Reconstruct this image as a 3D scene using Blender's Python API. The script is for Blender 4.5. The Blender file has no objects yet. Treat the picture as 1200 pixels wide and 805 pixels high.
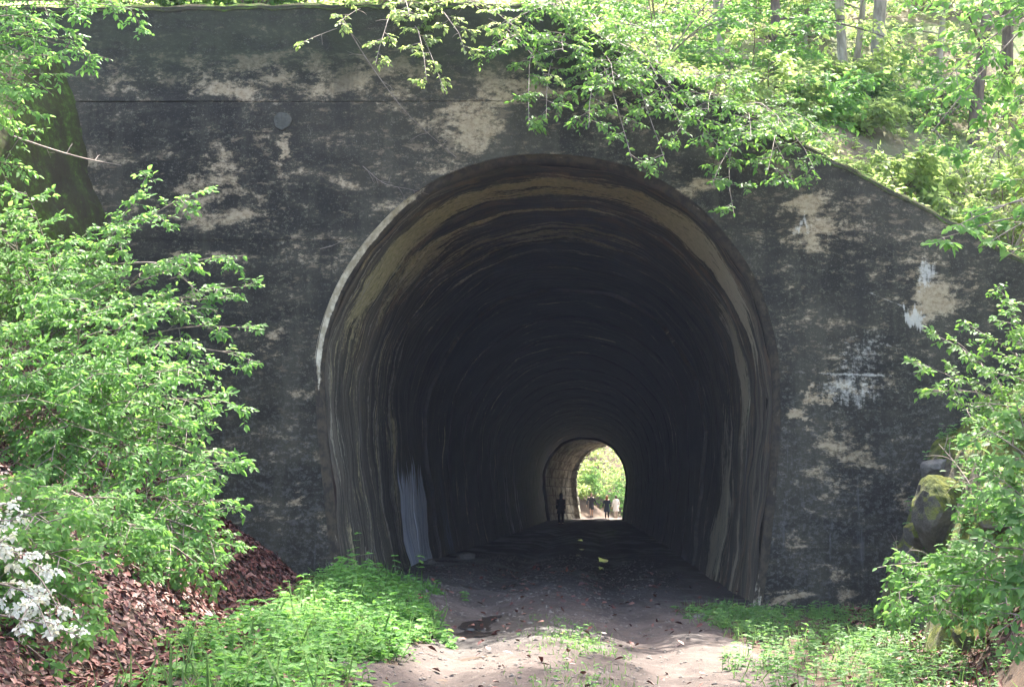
import bpy, bmesh, math, random
import numpy as np
from mathutils import Vector, noise as mnoise

R = math.radians
SC = bpy.context.scene
COL = SC.collection
rng = np.random.default_rng(7)
random.seed(7)

# ------------------------------------------------------------------ camera
F = 1648.0                      # focal length in pixels of a 1200 px wide picture
PITCH = R(5.65)
CAM = np.array([0.0, 0.0, 1.4])
cd = bpy.data.cameras.new('camera')
cam = bpy.data.objects.new('camera', cd)
COL.objects.link(cam)
cam.location = CAM
cam.rotation_euler = (R(90) + PITCH, 0, 0)
cd.sensor_width = 36.0
cd.lens = 36.0 * F / 1200.0
cd.clip_end = 2000
cd.clip_start = 0.05
SC.camera = cam

# ------------------------------------------------------------------ light
SUN_EL, SUN_AZ = 57.0, 20.0     # azimuth: degrees from +y (behind the tunnel) towards +x
w = bpy.data.worlds.new('World')
SC.world = w
w.use_nodes = True
wn = w.node_tree
sky = wn.nodes.new('ShaderNodeTexSky')
sky.sky_type = 'NISHITA'
sky.sun_disc = False
sky.sun_elevation = R(SUN_EL)
sky.sun_rotation = R(SUN_AZ)
sky.air_density = 1.0
sky.dust_density = 5.0
sky.ozone_density = 0.3
bg = wn.nodes['Background']
bg.inputs['Strength'].default_value = 0.15
wn.links.new(sky.outputs['Color'], bg.inputs['Color'])
sl = bpy.data.lights.new('sun', 'SUN')
sl.energy = 5.0
sl.angle = R(0.5)
sl.color = (1.0, 0.95, 0.86)
so = bpy.data.objects.new('sun', sl)
COL.objects.link(so)
sd = Vector((math.sin(R(SUN_AZ)) * math.cos(R(SUN_EL)), math.cos(R(SUN_AZ)) * math.cos(R(SUN_EL)), math.sin(R(SUN_EL))))
so.rotation_euler = sd.to_track_quat('Z', 'Y').to_euler()
so.location = (10, 40, 60)
SC.view_settings.view_transform = 'Standard'
SC.view_settings.look = 'None'
SC.view_settings.gamma = 1.0
SC.view_settings.exposure = 2.8
SC.cycles.max_bounces = 10
SC.cycles.diffuse_bounces = 6
SC.cycles.transmission_bounces = 6
SC.cycles.sample_clamp_indirect = 6.0

# ------------------------------------------------------------------ helpers: pixels, tags, objects
def at(px, py, y):
    """The point of the plane at depth y that shows at this pixel of the photograph."""
    u, v = (px - 600.0) / F, -(py - 402.5) / F
    c, s = math.cos(PITCH), math.sin(PITCH)
    k = y / (c - v * s)
    return np.array([u * k, y, CAM[2] + (s + v * c) * k])

def tag(o, label=None, cat=None, group=None, kind=None):
    for k, v in (('label', label), ('category', cat), ('group', group), ('kind', kind)):
        if v:
            o[k] = v
    return o

def empty(name, loc=(0, 0, 0)):
    o = bpy.data.objects.new(name, None)
    COL.objects.link(o)
    o.location = tuple(loc)
    o.empty_display_size = 0.2
    return o

def link(name, me, mat=None, parent=None, smooth=False):
    if mat is not None:
        me.materials.append(mat)
    o = bpy.data.objects.new(name, me)
    COL.objects.link(o)
    if parent is not None:
        o.parent = parent
        o.matrix_parent_inverse = parent.matrix_world.inverted() if parent.parent else \
            __import__('mathutils').Matrix.Translation(-Vector(parent.location))
    if smooth and len(me.polygons):
        me.polygons.foreach_set('use_smooth', np.ones(len(me.polygons), dtype=bool))
    return o

def pymesh(name, verts, faces):
    me = bpy.data.meshes.new(name)
    me.from_pydata([tuple(v) for v in verts], [], faces)
    me.update()
    return me

def np_mesh(name, V, loops, sizes):
    me = bpy.data.meshes.new(name)
    nf = len(sizes)
    me.vertices.add(len(V))
    me.vertices.foreach_set('co', np.ascontiguousarray(V, dtype=np.float32).ravel())
    me.loops.add(len(loops))
    me.loops.foreach_set('vertex_index', np.ascontiguousarray(loops, dtype=np.int32))
    me.polygons.add(nf)
    starts = np.concatenate([[0], np.cumsum(sizes)[:-1]]).astype(np.int32)
    me.polygons.foreach_set('loop_start', starts)
    me.update(calc_edges=True)
    return me

def bm_link(name, bm, mat, parent=None, smooth=False):
    me = bpy.data.meshes.new(name)
    bmesh.ops.recalc_face_normals(bm, faces=bm.faces)
    bm.to_mesh(me)
    bm.free()
    return link(name, me, mat, parent, smooth)

def norm(a):
    return a / np.maximum(np.linalg.norm(a, axis=-1, keepdims=True), 1e-9)

# ------------------------------------------------------------------ helpers: materials
class Mat:
    def __init__(self, name):
        self.m = bpy.data.materials.new(name)
        self.m.use_nodes = True
        self.t = self.m.node_tree
        self.b = self.t.nodes['Principled BSDF']
        self.tc = self.n('ShaderNodeTexCoord')
        self.P = self.tc.outputs['Object']
    def n(self, ty, **kw):
        nd = self.t.nodes.new(ty)
        for k, v in kw.items():
            setattr(nd, k, v)
        return nd
    def put(self, sock, v):
        if hasattr(v, 'is_output'):
            self.t.links.new(v, sock)
        elif isinstance(v, (tuple, list)) and len(v) == 3 and sock.type == 'RGBA':
            sock.default_value = (*v, 1)
        else:
            sock.default_value = v
    def math(self, op, a, b=0.0, c=None, clamp=False):
        nd = self.n('ShaderNodeMath', operation=op, use_clamp=clamp)
        self.put(nd.inputs[0], a)
        self.put(nd.inputs[1], b)
        if c is not None:
            self.put(nd.inputs[2], c)
        return nd.outputs[0]
    def add(self, *a):
        r = a[0]
        for x in a[1:]:
            r = self.math('ADD', r, x)
        return r
    def mul(self, a, b):
        return self.math('MULTIPLY', a, b)
    def step(self, x, lo, hi):
        nd = self.n('ShaderNodeMapRange', interpolation_type='SMOOTHSTEP')
        self.put(nd.inputs[0], x)
        self.put(nd.inputs[1], lo)
        self.put(nd.inputs[2], hi)
        return nd.outputs[0]
    def scale(self, v, s, off=(0, 0, 0)):
        nd = self.n('ShaderNodeMapping')
        self.put(nd.inputs['Vector'], v)
        nd.inputs['Scale'].default_value = s
        nd.inputs['Location'].default_value = off
        return nd.outputs[0]
    def noise(self, v, s=1.0, detail=6, rough=0.6, dist=0.0):
        nd = self.n('ShaderNodeTexNoise')
        self.put(nd.inputs['Vector'], v)
        nd.inputs['Scale'].default_value = s
        nd.inputs['Detail'].default_value = detail
        nd.inputs['Roughness'].default_value = rough
        nd.inputs['Distortion'].default_value = dist
        return nd.outputs['Fac']
    def mix(self, f, a, b):
        nd = self.n('ShaderNodeMix', data_type='RGBA')
        self.put(nd.inputs[0], f)
        self.put(nd.inputs[6], a)
        self.put(nd.inputs[7], b)
        return nd.outputs[2]
    def sep(self, v):
        nd = self.n('ShaderNodeSeparateXYZ')
        self.put(nd.inputs[0], v)
        return nd.outputs
    def blob(self, a, b, ca, cb, ra, rb, pw=1.0):
        """1 at (ca, cb), falling to 0 at the edge of an ellipse, in two coordinates."""
        x = self.mul(self.add(a, -ca), 1.0 / ra)
        y = self.mul(self.add(b, -cb), 1.0 / rb)
        d = self.math('SQRT', self.add(self.mul(x, x), self.mul(y, y)))
        return self.math('MULTIPLY', self.math('SUBTRACT', 1.0, d, clamp=True), pw)
    def bump(self, h, strength=0.3, dist=0.05):
        nd = self.n('ShaderNodeBump')
        nd.inputs['Strength'].default_value = strength
        nd.inputs['Distance'].default_value = dist
        self.put(nd.inputs['Height'], h)
        self.t.links.new(nd.outputs[0], self.b.inputs['Normal'])
    def out(self, col, rough=0.85, spec=0.3):
        self.put(self.b.inputs['Base Color'], col)
        self.put(self.b.inputs['Roughness'], rough)
        self.b.inputs['Specular IOR Level'].default_value = spec
        return self.m

def leaf_mat(name, lo, hi, tlo, thi, tr=0.47, rough=0.55, spec=0.14):
    M = Mat(name)
    g = M.n('ShaderNodeNewGeometry')
    r = g.outputs['Random Per Island']
    big = M.step(M.noise(M.P, 1.1, 2), 0.35, 0.65)
    f = M.math('ADD', M.mul(r, 0.65), M.mul(big, 0.35), clamp=True)
    col = M.mix(f, lo, hi)
    M.out(col, rough, spec)
    tl = M.n('ShaderNodeBsdfTranslucent')
    M.put(tl.inputs[0], M.mix(f, tlo, thi))
    mx = M.n('ShaderNodeMixShader')
    mx.inputs[0].default_value = tr
    M.t.links.new(M.b.outputs[0], mx.inputs[1])
    M.t.links.new(tl.outputs[0], mx.inputs[2])
    M.t.links.new(mx.outputs[0], M.t.nodes['Material Output'].inputs[0])
    return M.m

LEAF = {
    'bright': leaf_mat('bright_leaf', (.062, .158, .036), (.128, .258, .066), (.17, .41, .06), (.32, .57, .13), tr=.46),
    'mid': leaf_mat('mid_leaf', (.056, .136, .030), (.115, .222, .052), (.16, .37, .05), (.30, .50, .10)),
    'cool': leaf_mat('cool_leaf', (.058, .136, .040), (.115, .225, .068), (.15, .36, .07), (.28, .49, .13)),
    'yellow': leaf_mat('yellow_green_leaf', (.095, .165, .040), (.155, .245, .070), (.38, .54, .13), (.60, .72, .26), tr=.6),
    'weed': leaf_mat('weed_leaf', (.070, .180, .040), (.140, .285, .070), (.15, .40, .05), (.28, .52, .10), tr=.38),
    'grass': leaf_mat('grass_blade', (.070, .140, .045), (.130, .215, .080), (.16, .31, .08), (.26, .40, .12), tr=.38),
}

def bark_mat(name, a, b):
    M = Mat(name)
    n1 = M.noise(M.scale(M.P, (9, 9, 2.2)), 1.5, 6)
    n2 = M.noise(M.P, 2.0, 3)
    M.bump(n1, .6, .02)
    return M.out(M.mix(M.step(M.add(n1, M.mul(n2, .5)), .5, 1.0), a, b), .9, .2)
BARK = bark_mat('grey_bark', (.17, .145, .12), (.42, .38, .33))
BARKD = bark_mat('dark_bark', (.07, .055, .045), (.20, .155, .12))
TWIG = bark_mat('twig_bark', (.13, .10, .085), (.30, .25, .21))

# ------------------------------------------------------------------ wall outline and arch from the photograph
WY = 17.3
ARCH_PX = [(405, 700), (395, 640), (386, 560), (380, 490), (378, 435), (384, 390), (400, 343), (430, 294), (470, 250), (520, 216),
           (580, 195), (640, 189), (700, 195), (760, 214), (810, 246), (850, 288), (880, 335), (897, 385), (905, 435), (906, 490),
           (902, 560), (894, 640), (883, 717)]
def catmull(P, n):
    P = np.asarray(P, float)
    Q = np.vstack([2 * P[0] - P[1], P, 2 * P[-1] - P[-2]])
    out = []
    for i in range(1, len(Q) - 2):
        for t in np.linspace(0, 1, 12, endpoint=False):
            a, b, c, d = Q[i - 1], Q[i], Q[i + 1], Q[i + 2]
            out.append(.5 * (2 * b + (c - a) * t + (2 * a - 5 * b + 4 * c - d) * t * t + (3 * b - a - 3 * c + d) * t ** 3))
    out.append(P[-1])
    out = np.array(out)
    s = np.concatenate([[0], np.cumsum(np.linalg.norm(np.diff(out, axis=0), axis=1))])
    q = np.linspace(0, s[-1], n)
    return np.stack([np.interp(q, s, out[:, k]) for k in range(out.shape[1])], 1), s[-1]

apts = np.array([at(x, y, WY)[[0, 2]] for x, y in ARCH_PX])
dl = norm(apts[0] - apts[1]); dr = norm(apts[-1] - apts[-2])
apts = np.vstack([apts[0] + dl * .8, apts, apts[-1] + dr * .8])
NP_ = 97
ARCH, ARCH_LEN = catmull(apts, NP_)
tg = norm(np.gradient(ARCH, axis=0))
AN = np.stack([-tg[:, 1], tg[:, 0]], 1)          # outward normal (left base -> crown -> right base)
if AN[NP_ // 2, 1] < 0:
    AN = -AN
AC = ARCH.mean(0)

def cx(t):
    return .058 * t + .014 * min(max(0.0, t - 72.0), 18.0) ** 2
def cz(t):
    return -.014 * t

# ------------------------------------------------------------------ ground height
def sstep(x, a, b):
    q = np.clip((x - a) / (b - a), 0, 1)
    return q * q * (3 - 2 * q)

def vnoise(x, y, s=1.0, seed=0):
    """Smooth value noise in -1..1."""
    x = np.asarray(x, float) * s + 1000; y = np.asarray(y, float) * s + 1000
    xi, yi = np.floor(x).astype(np.int64), np.floor(y).astype(np.int64)
    fx, fy = x - xi, y - yi
    fx = fx * fx * (3 - 2 * fx); fy = fy * fy * (3 - 2 * fy)
    def h(i, j):
        v = (i * 374761393 + j * 668265263 + seed * 974711) & 0x7fffffff
        v = ((v ^ (v >> 13)) * 1274126177) & 0x7fffffff
        return ((v ^ (v >> 16)) & 0xffff) / 32767.5 - 1
    a = h(xi, yi) * (1 - fx) + h(xi + 1, yi) * fx
    b = h(xi, yi + 1) * (1 - fx) + h(xi + 1, yi + 1) * fx
    return a * (1 - fy) + b * fy

def clods(x, y):
    return (.016 * vnoise(x, y, 2.6, 1) + .011 * vnoise(x, y, 6, 2) + .007 * vnoise(x, y, 14, 3)) * (1 - sstep(y, 19, 24))

def wob(x, y, s=1.0, k=0.0):
    return (np.sin(x * 1.7 * s + y * .9 * s + k) + np.sin(-x * 1.1 * s + y * 2.1 * s + 1.3 + k) + .6 * np.sin(x * 3.9 * s + y * 3.1 * s + 2.1 + k)
            + .4 * np.sin(x * 7.3 * s - y * 5.7 * s + 4 + k)) / 3.0

def ground(x, y):
    x = np.asarray(x, float); y = np.asarray(y, float)
    t = np.maximum(y - WY, 0)
    z = -.014 * t
    c = np.where(y > WY, .44 + .058 * t + .014 * np.clip(t - 72, 0, 18) ** 2, .44 - .02 * (WY - y))
    tilt = -.045 * np.clip(x - c, -3, 3) * (1 - sstep(y, 19, 45))
    z = z + tilt
    u = x - c
    rut = -.075 * np.exp(-((u + .78) / .25) ** 2) - .07 * np.exp(-((u - .85) / .27) ** 2) + .045 * np.exp(-(u / .35) ** 2)
    z = z + rut + .018 * wob(x, y, 1.3)
    front = 1 - sstep(y, 17.7, 18.0)
    xl = -2.35 + .12 * np.sin(y * 1.3)
    d = np.maximum(xl - x, 0)
    lb = .69 * d * sstep(d, 0, .5) + .5 * np.maximum(-4.2 - x, 0) + .6 * np.maximum(-5.6 - x, 0)
    lb = np.minimum(lb, 6.0) * (1 + .06 * wob(x, y, 1.1))
    lb = lb * (1 - .35 * sstep(12 - y, 0, 6))
    mound = .16 * np.exp(-((x + 1.7) / .7) ** 2)
    xr = np.interp(y, [5, 10, 17.3], [2.3, 3.2, 4.5])
    d = np.maximum(x - xr, 0)
    rb = np.minimum(.85 * d * sstep(d, 0, .6), 4.0) * (1 + .1 * wob(x, y, 1.6, 2))
    z = z + front * (lb + rb + mound)
    back = sstep(y, 100.5, 102)
    d = np.maximum((c - 2.6) - x, 0) * back
    d2 = np.maximum(x - (c + 5), 0) * back
    z = z + np.minimum(.7 * d, 14) + np.minimum(.5 * d2, 10) + back * np.minimum(.55 * np.maximum(y - 113, 0), 30)
    return z

def lin(*seg):
    out = []
    for a, b, s in seg:
        out.append(np.arange(a, b, s))
    return np.concatenate(out)

def grid_mesh(name, xs, ys, zf):
    X, Y = np.meshgrid(xs, ys)
    Z = zf(X, Y)
    V = np.stack([X, Y, Z], -1).reshape(-1, 3)
    nx, ny = len(xs), len(ys)
    i = np.arange(ny - 1)[:, None] * nx + np.arange(nx - 1)[None]
    q = np.stack([i, i + 1, i + nx + 1, i + nx], -1).reshape(-1)
    return np_mesh(name, V, q, np.full((nx - 1) * (ny - 1), 4))

# ------------------------------------------------------------------ materials of the place
def mat_ground():
    M = Mat('earth')
    n1 = M.noise(M.P, .9, 6); n2 = M.noise(M.P, 7, 8, .7); n3 = M.noise(M.P, 40, 4, .7)
    c = M.mix(M.step(n1, .35, .65), (.050, .034, .024), (.090, .064, .046))
    c = M.mix(M.mul(M.step(n2, .5, .75), .7), c, (.12, .072, .048))
    c = M.mix(M.mul(M.step(n3, .55, .8), .5), c, (.05, .035, .028))
    M.bump(M.add(n2, M.mul(n3, .2)), .6, .03)
    return M.out(c, .95, .15)

def on_px(px, py):
    for y in np.arange(5, 60, .05):
        q = at(px, py, y)
        if q[2] <= float(ground(q[0], y)):
            return q
    return at(px, py, 30)

def mat_road():
    M = Mat('dirt_road')
    n1 = M.noise(M.scale(M.P, (1.3, .5, 1)), 1.2, 6); n2 = M.noise(M.P, 9, 9, .72); n3 = M.noise(M.P, 60, 4, .7)
    c = M.mix(M.step(n1, .35, .65), (.050, .037, .032), (.092, .069, .058))
    c = M.mix(M.mul(M.step(n2, .52, .74), .75), c, (.150, .122, .103))
    c = M.mix(M.mul(M.step(n2, .46, .28), .8), c, (.075, .058, .048))
    c = M.mix(M.mul(M.step(n3, .58, .8), .5), c, (.24, .215, .19))
    n4 = M.noise(M.P, 3.2, 8, .75, .6)
    c = M.mix(M.mul(M.step(n4, .50, .62), .6), c, (.046, .035, .029))
    c = M.mix(M.mul(M.step(n4, .44, .34), .5), c, (.135, .112, .096))
    x, y, z = M.sep(M.P)
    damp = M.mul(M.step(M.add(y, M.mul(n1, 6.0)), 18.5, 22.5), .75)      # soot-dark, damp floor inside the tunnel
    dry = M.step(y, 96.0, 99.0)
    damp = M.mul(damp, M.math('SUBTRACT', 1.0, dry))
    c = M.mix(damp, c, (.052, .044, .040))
    wet = M.step(M.noise(M.scale(M.P, (1.0, .45, 1)), 1.1, 4), .48, .60)
    wet = M.mul(wet, M.mul(M.step(y, 11.5, 13.0), M.math('SUBTRACT', 1.0, M.step(y, 60.0, 75.0))))
    c = M.mix(M.mul(wet, .55), c, (.05, .04, .036))
    pc = on_px(578, 738)
    pud = M.blob(M.add(x, M.mul(M.add(n2, -.5), .7)), M.add(y, M.mul(M.add(n1, -.5), 1.2)), pc[0], pc[1], .95, 2.1, 2.2)
    wet = M.math('MAXIMUM', wet, M.math('MINIMUM', pud, 1.0))
    c = M.mix(M.math('MINIMUM', M.mul(pud, .8), .75), c, (.045, .037, .031))
    M.bump(M.add(M.mul(n2, 1.4), M.mul(n3, .6), M.mul(n1, .8)), .6, .03)
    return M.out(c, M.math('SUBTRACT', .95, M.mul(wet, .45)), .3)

def mat_hill():
    M = Mat('leaf_covered_soil')
    n1 = M.noise(M.P, .5, 5); n2 = M.noise(M.P, 8, 8, .75); n3 = M.noise(M.P, 30, 4, .7)
    c = M.mix(M.step(n1, .4, .62), (.15, .115, .078), (.10, .135, .045))
    c = M.mix(M.mul(M.step(n2, .5, .7), .8), c, (.30, .235, .175))
    c = M.mix(M.mul(M.step(n3, .55, .7), .5), c, (.10, .07, .05))
    M.bump(M.add(n2, M.mul(n3, .3)), .6, .03)
    return M.out(c, .95, .15)

def wall_xz(px, py):
    p = at(px, py, WY)
    return p[0], p[2]

def mat_wall():
    M = Mat('sooty_concrete')
    x, y, z = M.sep(M.P)
    wx = M.scale(M.P, (.55, 1, 1.25))
    n_big = M.noise(wx, .75, 4, .55)
    n_mid = M.noise(wx, 3.0, 10, .72, .3)
    n_flk = M.noise(wx, 8.5, 8, .72, .2)
    n_fine = M.noise(M.scale(M.P, (.7, 1, 1.0)), 19, 8, .8)
    n_grain = M.noise(M.P, 48, 6, .8)
    stain = M.noise(M.scale(M.P, (2.2, 1, .22), (3, 0, 1)), 1.0, 7, .65)
    drip = M.noise(M.scale(M.P, (9, 1, .7)), 1.0, 6, .65)
    wa = M.noise(M.scale(M.P, (1.2, 1, 2.0), (5, 0, 3)), 1.3, 6, .7); wb = M.noise(M.scale(M.P, (1.6, 1, 2.0), (1, 0, 9)), 1.5, 6, .7)
    xw = M.add(x, M.mul(M.add(wa, -.5), 1.5)); zw = M.add(z, M.mul(M.add(wb, -.5), .9))
    bias = None
    for px, py, rx, rz, s in [
        (330, 88, 150, 34, .30), (210, 80, 130, 40, .12), (130, 85, 40, 30, .20), (455, 80, 90, 40, .22), (285, 170, 70, 26, .22),
        (240, 215, 60, 40, .18), (265, 250, 80, 60, .14), (300, 260, 110, 90, .11), (545, 150, 40, 62, .30), (600, 95, 60, 30, .34),
        (700, 120, 90, 45, .2), (820, 215, 40, 28, .26), (955, 255, 58, 36, .42), (1085, 340, 60, 40, .34), (1110, 355, 40, 24, .2),
        (1000, 290, 90, 40, .12), (940, 483, 20, 10, .5), (968, 467, 12, 10, .45), (1000, 525, 40, 22, .30), (985, 555, 50, 26, .22),
        (1010, 420, 45, 34, .16), (1005, 450, 60, 16, .22), (940, 600, 60, 60, .04), (331, 175, 9, 40, .30), (985, 690, 26, 26, .30), (1055, 585, 14, 30, .3),
        (310, 405, 22, 12, .36), (220, 300, 20, 12, .36), (345, 580, 16, 22, .26), (350, 610, 50, 50, .10), (900, 700, 70, 26, .22),
        (930, 395, 26, 60, .14), (610, 190, 120, 20, .10)]:
        cx_, cz_ = wall_xz(px, py)
        b = M.blob(xw, zw, cx_, cz_, rx / 78.0, rz / 78.0, s * .95)
        bias = b if bias is None else M.math('ADD', bias, b)
    bsum = M.add(.5, M.mul(M.add(n_mid, -.5), 1.5), M.mul(M.add(n_fine, -.5), .55), M.mul(M.add(n_big, -.5), .35), bias)
    bare = M.mul(M.step(bsum, .62, .84), .92)
    bare = M.mul(bare, M.step(M.add(n_fine, M.mul(bias, .35)), .36, .50))
    flk = M.mul(M.step(M.add(n_flk, M.mul(bias, .22), M.mul(M.add(n_big, -.5), .25)), .56, .66), M.step(z, 1.0, 3.4))
    dark = M.mix(M.step(n_big, .38, .62), (.018, .0165, .0115), (.046, .041, .028))
    dark = M.mix(M.mul(M.step(n_mid, .45, .62), .6), dark, (.062, .056, .039))
    low = M.step(z, 3.6, 1.2)                                   # fine pale grain low on the wall, with the shade's cooler tint painted in
    sp = M.step(M.add(n_fine, M.mul(low, .05)), .54, .63)
    pale = M.mix(low, (.140, .130, .092), (.160, .155, .150))
    dark = M.mix(M.mul(sp, M.math('SUBTRACT', .7, M.mul(low, .3))), dark, pale)
    dark = M.mix(M.mul(M.step(n_grain, .57, .68), .6), dark, (.26, .25, .22))
    dark = M.mix(M.mul(M.step(drip, .60, .75), M.mul(low, .35)), dark, (.20, .20, .22))
    dark = M.mix(M.mul(M.step(stain, .5, .68), .45), dark, (.092, .084, .060))
    tan = M.mix(M.step(n_fine, .35, .65), (.27, .20, .12), (.43, .35, .235))
    tan = M.mix(M.mul(M.step(n_grain, .55, .7), .4), tan, (.13, .115, .09))
    dark = M.mix(M.mul(flk, .7), dark, (.185, .145, .095))
    c = M.mix(bare, dark, tan)
    c = M.mix(M.mul(M.step(stain, .48, .34), .55), c, (.020, .019, .015))
    white = None
    for px, py, rx, rz, s in [(1073, 371, 16, 14, 1.6), (1062, 369, 8, 12, .9), (1088, 326, 20, 26, 1.1), (940, 266, 22, 10, .8), (1010, 415, 48, 40, .56), (1010, 455, 66, 20, .56), (985, 470, 40, 40, .3)]:
        cx_, cz_ = wall_xz(px, py)
        b = M.blob(M.add(x, M.mul(M.add(wa, -.5), .7)), M.add(z, M.mul(M.add(drip, -.5), 1.0)), cx_, cz_, rx / 90.0, rz / 90.0, s)
        white = b if white is None else M.math('ADD', white, b)
    def lime(pxa, pya, pxb, pyb, wd, st):
        xa, za = wall_xz(pxa, pya); xb, zb = wall_xz(pxb, pyb)
        sl_ = (zb - za) / (xb - xa)
        dz_ = M.add(z, -za, M.mul(M.add(x, -xa), -sl_), M.mul(M.add(n_mid, -.5), .09))
        k_ = M.math('SUBTRACT', 1.0, M.mul(M.math('ABSOLUTE', dz_), 1 / wd), clamp=True)
        return M.mul(M.mul(k_, M.mul(M.step(x, xa - .05, xa + .25), M.step(x, xb + .05, xb - .25))), st)
    white = M.add(white, lime(905, 436, 1055, 440, .022, .42), lime(1000, 335, 1075, 366, .03, .55), lime(905, 392, 950, 393, .02, .35))
    wm = M.mul(M.step(M.add(white, M.mul(M.add(n_fine, -.5), 2.0)), .3, .9), .8)
    c = M.mix(M.mul(wm, .85), c, (.58, .55, .49))
    topd = M.math('MULTIPLY', M.step(z, 6.15, 6.75), M.step(n_mid, .3, .55))
    c = M.mix(M.mul(topd, .75), c, (.035, .042, .020))
    # green slime where the slope of the bank meets the wall on the left
    line = M.add(x, M.mul(z, .30))
    gm = M.mul(M.step(M.add(line, M.mul(M.add(n_mid, -.5), .7)), -3.05, -3.55), M.step(z, 3.2, 1.6))
    c = M.mix(M.mul(gm, .55), c, (.055, .062, .022))
    M.bump(M.add(n_fine, M.mul(n_grain, .5), M.mul(bare, -.25), M.mul(n_mid, 1.2)), .5, .014)
    return M.out(c, .88, .3)

def mat_moss():
    M = Mat('mossy_concrete')
    n1 = M.noise(M.scale(M.P, (1.6, 1.6, .35)), 1.4, 8, .7); n2 = M.noise(M.P, 12, 7, .75); n3 = M.noise(M.P, 50, 3)
    c = M.mix(M.step(n1, .36, .60), (.040, .034, .020), (.048, .056, .017))
    c = M.mix(M.mul(M.step(M.add(n2, M.mul(n1, .6)), .80, 1.02), .85), c, (.085, .160, .022))
    c = M.mix(M.mul(M.step(n2, .45, .30), .6), c, (.022, .020, .014))
    M.bump(M.add(n2, M.mul(n3, .2)), .8, .03)
    return M.out(c, .95, .1)

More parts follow.
